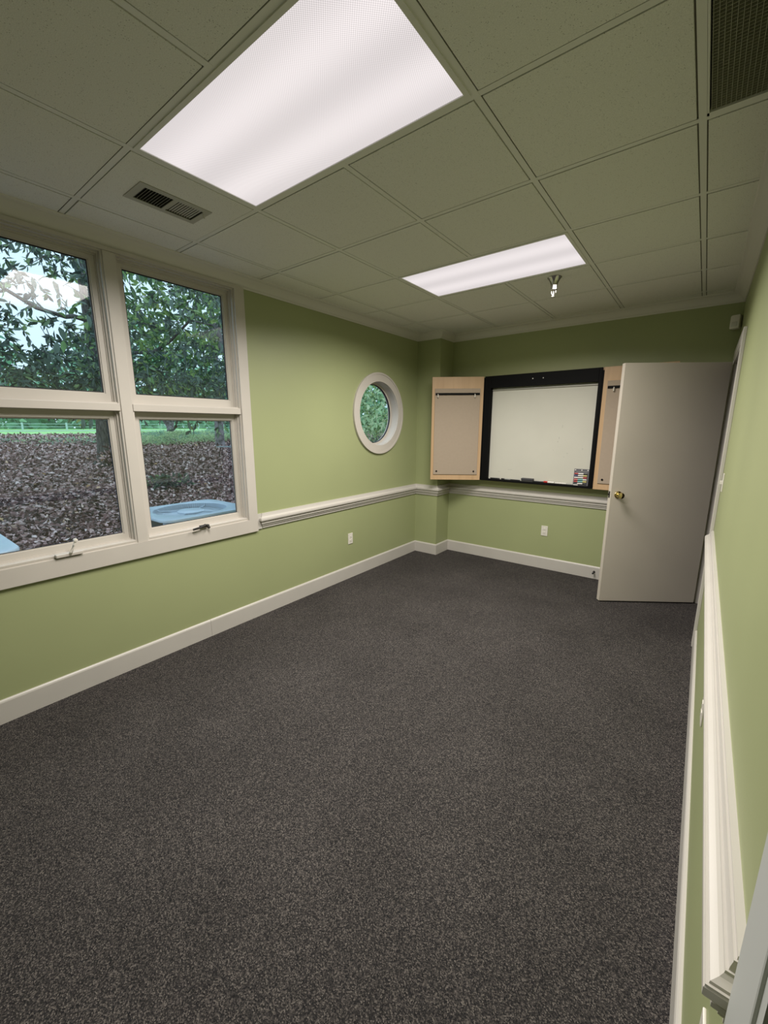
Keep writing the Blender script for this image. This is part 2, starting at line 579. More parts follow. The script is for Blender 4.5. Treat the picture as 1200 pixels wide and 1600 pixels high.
o = obj('wall_back', B(XL, XR + .15, YB, YB + .15, 0, ZC + .1), M['green'])
struct(o, 'sage green end wall behind the whiteboard cabinet')
o = obj('wall_corner', B(XL, XP, YP, YB, 0, ZC + .1), M['green'])
struct(o, 'sage green boxed-out pier in the corner beside the whiteboard cabinet')
o = obj('wall_front', B(XL, XR + .15, YF - .1, YF, 0, ZC + .1), M['green'])
struct(o, 'sage green end wall behind the photographer')

DY0, DY1, DZ = 3.712, 4.628, 2.150                 # far doorway
EY0, EY1, EZ = -0.43, 0.490, 2.150                 # near doorway
bm = bmesh.new()
for a in ((YF, EY0, 0, ZC + .1), (EY0, EY1, EZ, ZC + .1), (EY1, DY0, 0, ZC + .1), (DY0, DY1, DZ, ZC + .1), (DY1, YB, 0, ZC + .1)):
    box(bm, XR, XR + .15, *a)
o = obj('wall_right', bm, M['green'])
struct(o, 'pale green wall with the chair rail seen close up edge-on')

# hall beyond the doorways
bm = bmesh.new()
box(bm, XR + .15, 1.75, YF - .1, YB + .15, -0.08, -0.001)
o = obj('floor_hall', bm, M['carpet']); struct(o, 'dark carpet of the unlit hall beyond the doorways')
bm = bmesh.new()
box(bm, 1.75, 1.85, YF - .1, YB + .15, -0.08, ZC + .1)
box(bm, XR + .15, 1.75, YF - .1, YF, 0, ZC + .1)
box(bm, XR + .15, 1.75, YB + .05, YB + .15, 0, ZC + .1)
o = obj('wall_hall', bm, M['hall']); struct(o, 'grey wall of the unlit hall beyond the doorways')
o = obj('ceiling_hall', B(XR + .15, 1.85, YF - .1, YB + .15, 2.5, 2.6), M['hall']); struct(o, 'flat ceiling of the unlit hall')


# ------------------------------------------------------------------ ceiling: slab, tees, tiles
ceil = obj('ceiling', B(XL - .17, XR + .15, YF - .1, YB + .15, ZC + .1, ZC + .16), M['plenum'])
struct(ceil, 'suspended ceiling of speckled mineral tiles in a painted metal grid')
HW = 0.012
xl_in, xr_in, yf_in, yb_in = XL + .005, XR - .005, YF + .005, YB - .005
xs = [GX + i * T for i in range(-1, 4)]
ys = [GY + j * T for j in range(-3, 7)]
light_cells = {(0, 0), (1, 0), (0, 3), (1, 3)}
for x in xs:
    bm = bmesh.new()
    if abs(x - xs[2]) < 1e-6:      # interrupted by the light fixtures
        cuts = [(yf_in, GY + HW), (GY + T - HW, GY + 3 * T + HW), (GY + 4 * T - HW, yb_in)]
    else:
        cuts = [(yf_in, yb_in)]
    for c in cuts:
        box(bm, x - HW, x + HW, c[0], c[1], ZC, ZC + .003)
        box(bm, x - .002, x + .002, c[0], c[1], ZC + .003, ZC + .04)
    obj('ceiling_tee', bm, M['tee'], ceil)
for y in ys:
    bm = bmesh.new()
    e = [xl_in] + xs + [xr_in]
    for a, b in zip(e, e[1:]):
        a2 = a if a == xl_in else a + HW
        b2 = b if b == xr_in else b - HW
        box(bm, a2, b2, y - HW, y + HW, ZC + .0005, ZC + .003)
        box(bm, a2, b2, y - .002, y + .002, ZC + .003, ZC + .04)
    obj('ceiling_tee', bm, M['tee'], ceil)


def tile_mesh(w, h):
    bm = bmesh.new()
    g = .0050
    box(bm, -w / 2 + .004, w / 2 - .004, -h / 2 + .004, h / 2 - .004, .005, .016)
    box(bm, -w / 2 + HW + g, w / 2 - HW - g, -h / 2 + HW + g, h / 2 - HW - g, -.0045, .004, bevel=.0012)
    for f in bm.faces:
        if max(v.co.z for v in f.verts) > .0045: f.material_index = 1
    me = bpy.data.meshes.new('ceiling_tile')
    bmesh.ops.recalc_face_normals(bm, faces=bm.faces)
    bm.to_mesh(me); bm.free()
    me.materials.append(M['tile']); me.materials.append(M['gapshade'])
    return me


cols = [(xl_in - HW, xs[0])] + list(zip(xs, xs[1:])) + [(xs[-1], xr_in + HW)]
rows = [(yf_in - HW, ys[0])] + list(zip(ys, ys[1:])) + [(ys[-1], yb_in + HW)]
meshes = {}
RET_ROWS = ((GY + T), (GY + 2 * T))
VENT_CELL = None
for ci, (a, b) in enumerate(cols):
    for ri, (c, d) in enumerate(rows):
        i, j = ci - 2, ri - 4
        if (i, j) in light_cells: continue
        if ci == len(cols) - 1 and j == 1: continue       # return grille sits here
        if (i, j) == (-1, 0): continue                    # cut tile round the air register, below
        key = (round(b - a, 4), round(d - c, 4))
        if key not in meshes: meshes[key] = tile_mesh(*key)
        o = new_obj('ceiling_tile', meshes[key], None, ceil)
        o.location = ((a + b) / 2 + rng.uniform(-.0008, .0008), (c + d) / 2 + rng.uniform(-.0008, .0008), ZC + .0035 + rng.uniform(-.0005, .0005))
# the tile with the register hole
VX0, VX1, VY0, VY1 = -2.352, -2.205, 1.038, 1.334
bm = bmesh.new()
a, b, c, d = xs[0] + .0155, xs[1] - .0155, GY + .0155, GY + T - .0155
z0, z1 = ZC - .001, ZC + .016
for q in ((a, VX0, c, d), (VX1, b, c, d), (VX0, VX1, c, VY0), (VX0, VX1, VY1, d)):
    box(bm, *q, z0, z1)
obj('ceiling_tile', bm, M['tile'], ceil)

# ------------------------------------------------------------------ crown, chair rail, baseboards
crown = [(0, ZC - .079), (.007, ZC - .079), (.009, ZC - .070), (.016, ZC - .066), (.022, ZC - .056), (.030, ZC - .042), (.042, ZC - .029), (.056, ZC - .020),
         (.062, ZC - .014), (.070, ZC - .012), (.078, ZC - .007), (.080, ZC - .0012), (0, ZC - .0012)]
loop = [(XL, YF), (XL, YP), (XP, YP), (XP, YB), (XR, YB), (XR, YF), (XL, YF)]
bm = sweep([(XL, YF), (XL, YP), (XP, YP), (XP, YB), (XR, YB), (XR, YF)], crown)
o = obj('trim_1', bm, M['crown'], smooth=True); struct(o, 'painted cove crown moulding where walls meet the ceiling')

rail = [(0, .768), (.010, .768), (.012, .772), (.012, .782), (.017, .787), (.021, .794), (.020, .799), (.026, .804), (.031, .811), (.031, .819), (.027, .823),
        (.033, .829), (.041, .834), (.044, .839), (.044, .852), (.0425, .854), (.0425, .857), (.0385, .857), (.0375, .861), (.034, .8625), (.028, .866), (.0235, .871), (.0225, .875), (.0190, .875), (.0180, .881),
        (.0155, .888), (.0155, .891), (.0120, .891), (.0115, .897), (0, .897)]
flat_end = [(0, .768), (.011, .768), (.011, .897), (0, .897)]
bm = sweep([(XL, 2.018), (XL, YP), (XP, YP), (XP, YB), (XR, YB), (XR, DY1 + .09)], rail, start_return=True)
o = obj('trim_2', bm, M['trim'], smooth=True, sharp=14); struct(o, 'moulded cream chair rail along the window wall, pier and end wall')
o = obj('trim_3', sweep([(XL, 2.003), (XL, 2.045)], flat_end), M['trim']); struct(o, 'flat backing end of the chair rail at the window casing')
bm = sweep([(XR, 3.618), (XR, .600)], rail, end_return=True)
o = obj('trim_4', bm, M['trim'], smooth=True, sharp=14); struct(o, 'thick moulded white chair rail running past the photographer')

base = [(0, 0), (.014, 0), (.014, .122), (.011, .130), (.006, .136), (0, .136)]
o = obj('baseboard_left', sweep([(XL, YF), (XL, 1.519)], base), M['trim']); struct(o, 'cream baseboard length below the big window')
o = obj('baseboard_left.001', sweep([(XL, 1.5205), (XL, YP), (XP, YP), (XP, YB)], base), M['trim']); struct(o, 'cream baseboard length below the round window and round the pier')
o = obj('baseboard_back', sweep([(XP + .014, YB), (XR, YB)], base), M['trim']); struct(o, 'cream baseboard along the end wall')
o = obj('baseboard_right', sweep([(XR, 3.62), (XR, .588)], base), M['trim']); struct(o, 'cream baseboard along the close wall')

# ------------------------------------------------------------------ doorway casings and jambs (far, near)
for n, (a, b, zt, wd) in enumerate(((DY0, DY1, DZ, .090), (EY0, EY1, EZ, .098))):
    bm = bmesh.new()
    xf = XR - .020
    for (c, d, e, f) in ((a - wd, a, 0, zt + wd), (b, b + wd, 0, zt + wd), (a, b, zt, zt + wd)):
        box(bm, xf, XR, c, d, e, f, bevel=.003)
    for (c, d, e, f) in ((a, a + .018, 0, zt), (b - .018, b, 0, zt), (a + .018, b - .018, zt - .018, zt)):
        box(bm, xf + .004, XR + .165, c, d, e, f)
    for (c, d, e, f) in ((a + .018, a + .030, 0, zt - .018), (b - .030, b - .018, 0, zt - .018), (a + .03, b - .03, zt - .030, zt - .018)):
        box(bm, XR + .045, XR + .085, c, d, e, f)
    o = obj('door_casing' if n == 0 else 'door_casing.001', bm, M['trim'] if n == 0 else M['shadetrim'])
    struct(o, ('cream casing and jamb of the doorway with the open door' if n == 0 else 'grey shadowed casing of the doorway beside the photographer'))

# ------------------------------------------------------------------ open door
DA = Vector((-.598, 4.090, 0)); DB = Vector((.112, 4.578, 0))
dd = (DB - DA).normalized(); dn = Vector((dd.y, -dd.x, 0))      # dn points to the camera
LEN, TH, Z0, Z1 = (DB - DA).length, .044, .012, 2.138
Rm = Matrix(((dd.x, -dn.x, 0, DA.x), (dd.y, -dn.y, 0, DA.y), (0, 0, 1, 0), (0, 0, 0, 1)))     # local: x along the leaf, y into it


def place(bm, m):
    bmesh.ops.transform(bm, matrix=m, verts=bm.verts)
    return bm


door = obj('door_1', place(B(0, LEN, 0, TH, Z0, Z1, bevel=.0025), Rm), M['door'])
struct(door, 'flush beige door standing wide open in front of the end wall')
KZ, KX = 1.020, .066
bm = bmesh.new()
lathe(bm, (KX, 0, KZ), (0, -1, 0), [(.0, .0), (.033, .0), (.033, .004), (.028, .009), (.015, .012), (.012, .022), (.013, .030), (.022, .036), (.027, .046), (.028, .056), (.024, .065), (.012, .070), (0, .071)], 28)
k = obj('door_knob', place(bm, Rm), M['brass'], door, smooth=True)
k['label'] = 'round polished brass knob'
bm = bmesh.new()
lathe(bm, (KX, TH, KZ), (0, 1, 0), [(.0, .0), (.033, .0), (.033, .004), (.028, .009), (.015, .012), (.012, .022), (.013, .030), (.022, .036), (.027, .046), (.028, .056), (.024, .065), (.012, .070), (0, .071)], 20)
obj('door_knob', place(bm, Rm), M['brass'], door, smooth=True)['label'] = 'round polished brass knob'
bm = B(-.0015, .0, TH / 2 - .0125, TH / 2 + .0125, KZ - .029, KZ + .029)
box(bm, -.010, -.001, TH / 2 - .007, TH / 2 + .007, KZ - .009, KZ + .009, bevel=.002)
obj('latch_plate', place(bm, Rm), M['darkmetal'], door)['label'] = 'dark metal latch plate in the door edge'
for hz in (.25, 1.08, 1.93):
    bm = tube(bmesh.new(), [(LEN + .004, TH + .004, hz - .045), (LEN + .004, TH + .004, hz + .045)], .0065, 10)
    box(bm, LEN - .03, LEN + .004, TH, TH + .002, hz - .045, hz + .045)
    obj('hinge', place(bm, Rm), M['brass'], door, smooth=True)['label'] = 'brass butt hinge'

# ------------------------------------------------------------------ big window
win = empty('window_1', (XL, (WY0 + WY1) / 2, WZ0))
struct(win, 'large two-by-two white framed window looking onto the wooded yard')
bm = frame_x(bmesh.new(), XL - .001, XL + .020, WY0 - .082, WY1 + .082, WZ0 - .105, WZ1 + .021, .082, .082, .105, .021)
obj('window_casing', bm, M['wintrim'], win)
MU0, MU1 = 1.075, 1.140
bm = B(XL - .125, XL + .014, MU0, MU1, WZ0, WZ1, bevel=.002)
obj('mullion', bm, M['wintrim'], win)
ZT0, ZT1 = 1.708, 1.760
units = [(WY0, MU0), (MU1, WY1)]
for ui, (a, b) in enumerate(units):
    # stepped jamb liner
    bm = frame_x(bmesh.new(), XL - WT, XL + .004, a, b, WZ0, WZ1, .010, .010, .010, .008)
    frame_x(bm, XL - WT, XL - .022, a + .010, b - .010, WZ0 + .010, WZ1 - .008, .008, .008, .012, .010)
    frame_x(bm, XL - WT, XL - .042, a + .018, b - .018, WZ0 + .022, WZ1 - .018, .006, .006, .006, .006)
    obj('window_jamb', bm, M['wintrim'], win)
    bm = B(XL - .125, XL + .012, a + .004, b - .004, ZT0, ZT1 - .008, bevel=.002)
    box(bm, XL - .12, XL - .004, a + .010, b - .010, ZT1 - .008, ZT1)
    obj('transom', bm, M['wintrim'], win)
    for si, (z0, z1, bot, top, xg) in enumerate(((ZT1, WZ1 - .024, .050, .022, -.064), (WZ0 + .028, ZT0, .034, .045, -.060))):
        y0, y1 = a + .024, b - .024
        xf = XL - .050
        bm = frame_x(bmesh.new(), xf - .027, xf, y0, y1, z0, z1, .028, .028, bot, top)
        frame_x(bm, xf - .0265, xf - .008, y0 + .028, y1 - .028, z0 + bot, z1 - top, .006, .006, .006, .006)
        s = obj('window_sash', bm, M['wintrim'], win)
        ga, gb, gc, gd = y0 + .034, y1 - .034, z0 + bot + .006, z1 - top - .006
        obj('window_pane', B(XL + xg - .012, XL + xg - .008, ga, gb, gc, gd), M['glass'], s)
        if True:
            g = obj('gasket', frame_x(bmesh.new(), XL + xg - .007, XL + xg - .001, ga, gb, gc, gd, *((.006,) * 4 if si == 0 else (.003,) * 4)), M['gasket'], s)
            g['label'] = 'thin black glazing gasket'
# stool ledge in front of the lower sashes
for (a, b) in units:
    obj('window_sill', B(XL - .125, XL + .006, a + .010, b - .010, WZ0 + .008, WZ0 + .020, bevel=.002), M['wintrim'], win)
# dark folded crank on the further lower sash
bm = B(XL + .004, XL + .028, 1.500, 1.570, WZ0 + .018, WZ0 + .034, bevel=.003)
tube(bm, [(XL + .022, 1.545, WZ0 + .030), (XL + .040, 1.530, WZ0 + .036), (XL + .044, 1.49, WZ0 + .026), (XL + .044, 1.435, WZ0 + .020)], [.010, .010, .008, .0075], 10)
tube(bm, [(XL + .03, 1.55, WZ0 + .03), (XL + .045, 1.56, WZ0 + .008)], [.011, .009], 10)
c = obj('crank_handle', bm, M['darkmetal'], win, smooth=True); c['label'] = 'dark bronze folding window crank'
# white raised crank and its cover on the nearer lower sash
bm = B(XL + .003, XL + .034, .632, .765, WZ0 + .006, WZ0 + .026, bevel=.004)
c = obj('crank_cover', bm, M['wintrim'], win); c['label'] = 'cream painted crank cover'
bm = tube(bmesh.new(), [(XL + .030, .700, WZ0 + .018), (XL + .040, .704, WZ0 + .030), (XL + .046, .720, WZ0 + .070), (XL + .048, .730, WZ0 + .094)], [.009, .008, .0065, .0065], 10)
lathe(bm, (XL + .044, .731, WZ0 + .098), (1, 0, .0), [(0, -.012), (.010, -.010), (.011, 0), (.010, .012), (0, .016)], 14)
c = obj('crank_handle', bm, M['plastic'], win, smooth=True); c['label'] = 'pale window crank turned upright'

# ------------------------------------------------------------------ round window
rw = empty('window_2', (XL, RC_Y, RC_Z))
struct(rw, 'round porthole window with a wide cream ring casing')
bm = ring_x(bmesh.new(), XL - .001, XL + .018, RC_Y, RC_Z, .343, .430)
ring_x(bm, XL - .001, XL + .022, RC_Y, RC_Z, .418, .437)
obj('window_casing', bm, M['wintrim'], rw, smooth=True)
obj('window_jamb', ring_x(bmesh.new(), XL - WT, XL + .001, RC_Y, RC_Z, .340, .3525), M['wintrim'], rw, smooth=True)
s = obj('window_sash', ring_x(bmesh.new(), XL - .115, XL - .085, RC_Y, RC_Z, .318, .341), M['wintrim'], rw, smooth=True)
bm = bmesh.new()
bmesh.ops.create_circle(bm, cap_ends=True, radius=.319, segments=64)
place(bm, Matrix.Translation((XL - .103, RC_Y, RC_Z)) @ Matrix.Rotation(math.pi / 2, 4, 'Y'))
obj('window_pane', bm, M['glass'], s)
g = obj('gasket', ring_x(bmesh.new(), XL - .1005, XL - .084, RC_Y, RC_Z, .313, .3195), M['gasket'], s, smooth=True)
g['label'] = 'thin black glazing gasket'

# ------------------------------------------------------------------ ceiling troffers
light_labels = ['large glowing ceiling light panel overhead, the bigger in view, near the air register',
                'smaller looking glowing ceiling light panel further down the room near the sprinkler']
for n, (lx, ly) in enumerate(lamp_spots):
    t = empty('ceiling_light', (lx, ly, ZC))
    tag(t, light_labels[n], 'light', 'recessed fluorescent ceiling lights')
    hx, hy = T - HW, T / 2 - HW
    bm = bmesh.new()
    for (x0, x1, y0, y1) in ((-hx, hx, -hy, -hy + .018), (-hx, hx, hy - .018, hy), (-hx, -hx + .018, -hy + .018, hy - .018), (hx - .018, hx, -hy + .018, hy - .018)):
        box(bm, lx + x0, lx + x1, ly + y0, ly + y1, ZC - .004, ZC + .012)
    obj('light_frame', bm, M['tee'], t)
    me = bpy.data.meshes.new('lens')
    me.from_pydata([(-hx + .018, -hy + .018, 0), (hx - .018, -hy + .018, 0), (hx - .018, hy - .018, 0), (-hx + .018, hy - .018, 0),
                    (-hx + .018, -hy + .018, .003), (hx - .018, -hy + .018, .003), (hx - .018, hy - .018, .003), (-hx + .018, hy - .018, .003)], [],
                   [(0, 3, 2, 1), (4, 5, 6, 7), (0, 1, 5, 4), (2, 3, 7, 6), (1, 2, 6, 5), (0, 4, 7, 3)])
    d = new_obj('light_lens', me, M['lens'], t)
    d.location = (lx, ly, ZC + .0)
    d['label'] = 'glowing prismatic lens'
    obj('light_housing', B(lx - hx, lx + hx, ly - hy, ly + hy, ZC + .012, ZC + .09), M['tee'], t)

# ------------------------------------------------------------------ air register in the ceiling
t = empty('air_register', ((VX0 + VX1) / 2, (VY0 + VY1) / 2, ZC))
tag(t, 'small two-way air register in the ceiling tile above the big window', 'vent')
bm = bmesh.new()
zf0, zf1 = ZC - .0045, ZC - .0012
fx0, fx1, fy0, fy1 = -2.374, -2.180, 1.010, 1.360
ox0, ox1 = VX0 + .006, VX1 - .006
ym = (VY0 + VY1) / 2
for q in ((fx0, ox0, fy0, fy1), (ox1, fx1, fy0, fy1), (ox0, ox1, fy0, VY0 + .004), (ox0, ox1, VY1 - .004, fy1), (ox0, ox1, ym - .009, ym + .009)):
    box(bm, *q, zf0, zf1)
obj('register_frame', bm, M['register'], t)
bm = bmesh.new()
for q in ((VX0, VX0 + .001, VY0, VY1), (VX1 - .001, VX1, VY0, VY1), (VX0, VX1, VY0, VY0 + .001), (VX0, VX1, VY1 - .001, VY1)):
    box(bm, *q, ZC - .001, ZC + .09)
box(bm, VX0, VX1, VY0, VY1, ZC + .088, ZC + .09)
obj('duct_throat', bm, M['plenum'], t)['label'] = 'dark duct throat behind the vanes'
for half, (a, b, tilt) in enumerate(((VY0 + .006, ym - .010, .9), (ym + .012, VY1 - .006, -.25))):
    nsl = 10
    for kx in range(nsl):
        yc = a + (b - a) * (kx + .5) / nsl
        hw_ = (.0048, .0036)[half]
        bm = B(ox0, ox1, -hw_, hw_, -.0005, .0005)
        place(bm, Matrix.Translation((0, yc, ZC + .003)) @ Matrix.Rotation(tilt, 4, 'X'))
        obj('register_slat', bm, M['register'], t)
bm = tube(bmesh.new(), [(-2.235, 1.340, ZC - .004), (-2.232, 1.346, ZC - .022)], .0035, 8)
obj('register_lever', bm, M['plastic'], t)['label'] = 'small damper lever'

# ------------------------------------------------------------------ return air grille (egg crate)
t = empty('return_grille', ((xs[-1] + XR) / 2, GY + 1.5 * T, ZC))
tag(t, 'egg-crate return air grille in the ceiling against the right-side wall'.replace('right-side wall', 'chair rail wall'), 'vent')
gx0, gx1, gy0, gy1 = xs[-1] + HW + .001, XR - .070, GY + T + HW + .001, GY + 2 * T - HW - .001
bm = bmesh.new()
for q in ((gx0, gx0 + .006, gy0, gy1), (gx0, gx1, gy0, gy0 + .012), (gx0, gx1, gy1 - .018, gy1)):
    box(bm, *q, ZC - .002, ZC + .010)
obj('grille_frame', bm, M['tee'], t)
bm = bmesh.new()
p = .0132
x = gx0 + .012
while x < gx1:
    box(bm, x - .0006, x + .0006, gy0 + .012, gy1 - .022, ZC + .001, ZC + .013); x += p
y = gy0 + .018
while y < gy1 - .022:
    box(bm, gx0 + .010, gx1, y - .0006, y + .0006, ZC + .0015, ZC + .0125); y += p
g = obj('grille_core', bm, M['eggcrate'], t); g['kind'] = 'stuff'; g['label'] = 'fine square egg-crate lattice'
obj('grille_backing', B(gx0, gx1, gy0, gy1, ZC + .05, ZC + .052), M['plenum'], t)

# ------------------------------------------------------------------ fire sprinkler
sx, sy = -1.030, 3.430
t = empty('fire_sprinkler', (sx, sy, ZC))
tag(t, 'chrome pendent fire sprinkler head hanging from the ceiling by the further light', 'sprinkler')
zt = ZC - .001
obj('escutcheon', lathe(bmesh.new(), (sx, sy, zt), (0, 0, -1), [(0, 0), (.050, 0), (.051, .003), (.044, .010), (.032, .030), (.026, .048), (.025, .052), (0, .052)], 28), M['chrome'], t, smooth=True)
obj('sprinkler_body', lathe(bmesh.new(), (sx, sy, zt - .052), (0, 0, -1), [(0, 0), (.024, 0), (.025, .004), (.025, .034), (.018, .040), (.010, .044), (0, .044)], 6), M['chrome'], t)
bm = bmesh.new()
for sgn in (-1, 1):
    tube(bm, [(sx + sgn * .014, sy, zt - .09), (sx + sgn * .016, sy, zt - .108), (sx + sgn * .004, sy, zt - .128)], .003, 8)
tube(bm, [(sx, sy, zt - .09), (sx, sy, zt - .128)], .0035, 8)
obj('sprinkler_yoke', bm, M['chrome'], t, smooth=True)
obj('deflector', lathe(bmesh.new(), (sx, sy, zt - .132), (0, 0, -1), [(0, -.006), (.006, -.005), (.008, 0), (.019, .002), (.019, .004), (0, .005)], 20), M['steel'], t, smooth=True)

# ------------------------------------------------------------------ motion detector in the corner
c45 = Matrix.Translation((.098, 4.700, 2.468)) @ Matrix.Rotation(math.radians(-20), 4, 'Z')
t = empty('motion_detector', (.098, 4.70, 2.468))
tag(t, 'small ivory motion detector high in the corner above the open door', 'sensor')
obj('detector_body', place(B(-.034, .034, -.042, .03, -.055, .055, bevel=.012), c45), M['plastic'], t, smooth=True)
obj('detector_lens', place(B(-.020, .020, -.046, -.038, -.038, .000, bevel=.003), c45), M['board'], t, smooth=True)

# ------------------------------------------------------------------ outlets and switch


def plate(name, pos, nrm, label, cat, kind):
    """cover plate on a wall. local x along the wall, y out of it"""
    n = Vector(nrm); a = Vector((n.y, -n.x, 0))
    m = Matrix(((a.x, n.x, 0, pos[0]), (a.y, n.y, 0, pos[1]), (0, 0, 1, pos[2]), (0, 0, 0, 1)))
    t = empty(name, pos)
    tag(t, label, cat)
    obj('cover_plate', place(B(-.036, .036, .0, .006, -.058, .058, bevel=.002), m), M['plastic'], t)
    if kind == 'outlet':
        for dz in (-.020, .020):
            s = obj('socket', place(B(-.017, .017, .005, .0085, dz - .014, dz + .014, bevel=.0015), m), M['plastic'], t)
            bm = bmesh.new()
            for q in ((-.008, -.006, .001, .009), (.006, .008, .001, .007), (-.002, .002, -.008, -.005)):
                box(bm, q[0], q[1], .0084, .0088, dz + q[2], dz + q[3])
            obj('slots', place(bm, m), M['slot'], s)
    else:
        obj('toggle', place(B(-.005, .005, .005, .018, -.012, .012, bevel=.002), m), M['plastic'], t)
    return t


plate('wall_outlet', (XL, 3.157, .437), (1, 0, 0), 'ivory duplex outlet on the wall below the round window', 'outlet', 'outlet')
plate('wall_outlet', (-1.32, YB, .447), (0, -1, 0), 'ivory duplex outlet on the end wall below the whiteboard', 'outlet', 'outlet')
plate('wall_outlet', (XR, 1.955, .482), (-1, 0, 0), 'ivory outlet seen edge-on below the close chair rail, midway along it', 'outlet', 'outlet')
plate('wall_outlet', (XR, .780, .480), (-1, 0, 0), 'ivory outlet peeking from below the mitred near end of the close chair rail', 'outlet', 'outlet')
plate('light_switch', (XR, 3.430, 1.257), (-1, 0, 0), 'ivory light switch seen edge-on beside the door casing', 'switch', 'switch')

# ------------------------------------------------------------------ door stop on the end baseboard
t = empty('door_stop', (-.765, YB - .014, .078))
tag(t, 'small dark spring door stop on the end baseboard beside the open door', 'door stop')
bm = bmesh.new()
pts = []
for k_ in range(90):
    a = k_ * .7
    pts.append((-.765 + .0065 * math.cos(a), YB - .018 - k_ * .0006, .078 + .0065 * math.sin(a)))
tube(bm, pts, .0016, 6)
lathe(bm, (-.765, YB - .014, .078), (0, -1, 0), [(0, 0), (.012, 0), (.012, .003), (.006, .006), (0, .006)], 16)
obj('spring', bm, M['darkmetal'], t, smooth=True)
obj('rubber_tip', lathe(bmesh.new(), (-.765, YB - .070, .078), (0, -1, 0), [(0, 0), (.009, 0), (.009, .012), (.005, .015), (0, .015)], 16), M['gasket'], t, smooth=True)

# ------------------------------------------------------------------ whiteboard cabinet
CX0, CX1, CZ0, CZ1, CY = -2.080, -.842, .990, 2.182, 4.600
t = empty('whiteboard_cabinet', ((CX0 + CX1) / 2, YB, CZ0))
tag(t, 'wall-hung whiteboard cabinet with black frame and opened maple doors', 'whiteboard')
bm = bmesh.new()
for q in ((CX0, CX0 + .018, CY + .018, YB, CZ0, CZ1), (CX1 - .018, CX1, CY + .018, YB, CZ0, CZ1), (CX0 + .018, CX1 - .018, CY + .018, YB, CZ1 - .018, CZ1), (CX0 + .018, CX1 - .018, CY + .018, YB, CZ0, CZ0 + .018)):
    box(bm, *q)
box(bm, CX0 + .018, CX1 - .018, YB - .012, YB, CZ0 + .018, CZ1 - .018)
obj('cabinet_body', bm, M['maple'], t)
bm = bmesh.new()
box(bm, CX0 + .006, CX0 + .080, CY, CY + .022, CZ0, CZ1, bevel=.002)
box(bm, CX1 - .046, CX1 - .016, CY, CY + .022, CZ0, CZ1, bevel=.002)
box(bm, CX0 + .080, CX1 - .046, CY, CY + .022, CZ1 - .132, CZ1, bevel=.002)
box(bm, CX0 + .080, CX1 - .046, CY, CY + .022, CZ0, CZ0 + .022, bevel=.002)
# reveal behind the frame, down to the writing surface
box(bm, CX0 + .076, CX0 + .084, CY + .022, CY + .064, CZ0 + .02, CZ1 - .13)
box(bm, CX1 - .050, CX1 - .044, CY + .022, CY + .064, CZ0 + .02, CZ1 - .13)
box(bm, CX0 + .08, CX1 - .046, CY + .022, CY + .064, CZ0 + .002, CZ0 + .020)
obj('board_frame', bm, M['black'], t)['label'] = 'black laminate board frame'
bm = bmesh.new()
box(bm, CX1 - .014, CX1 - .001, CY - .006, CY + .018, CZ0 + .004, CZ1 - .028, bevel=.002)
obj('hinge_strip', bm, M['black'], t)['label'] = 'black hinge strip'
bm = B(CX0 - .003, CX0 + .006, CY - .006, CY + .018, CZ0 + .004, CZ1 - .012, bevel=.002)
obj('hinge_strip', bm, M['black'], t)['label'] = 'black hinge strip'
obj('writing_board', B(CX0 + .078, CX1 - .044, CY + .058, CY + .066, CZ0 + .020, CZ1 - .130), M['board'], t)['label'] = 'cream white enamel writing board with faint smudges'
obj('map_rail', B(CX0 + .084, CX1 - .050, CY + .044, CY + .058, CZ1 - .160, CZ1 - .137, bevel=.003), M['alu'], t)['label'] = 'dull grey map rail'
for cx in (-1.53, -1.42):
    bm = lathe(bmesh.new(), (cx, CY, CZ1 - .060), (0, -1, 0), [(0, 0), (.006, 0), (.006, .004), (0, .006)], 12)
    obj('catch', bm, M['steel'], t)
# smudges and pen marks left on the board
bm = bmesh.new()
marks = [(-1.20, 1.62, .004, .030), (-1.225, 1.50, .005, .020), (-1.235, 1.46, .004, .016), (-1.275, 1.37, .005, .007), (-1.13, 1.34, .018, .004), (-.985, 1.39, .005, .016),
         (-1.565, 1.585, .004, .006), (-1.50, 1.68, .004, .004), (-1.74, 1.13, .05, .003), (-1.87, 1.10, .03, .003), (-1.16, 1.30, .010, .004), (-1.60, 1.08, .004, .004)]
for (mx_, mz_, w_, h_) in marks:
    box(bm, mx_ - w_ / 2, mx_ + w_ / 2, CY + .0574, CY + .0582, mz_ - h_ / 2, mz_ + h_ / 2)
q_ = obj('pen_marks', bm, mat('faded_ink', (0.42, 0.43, 0.38, 1), .5), t); q_['label'] = 'faded leftover pen marks'; q_['kind'] = 'stuff'

# doors of the cabinet: local x from the free end to the hinge, y away from the viewer
DW, DH = .592, CZ1 - CZ0


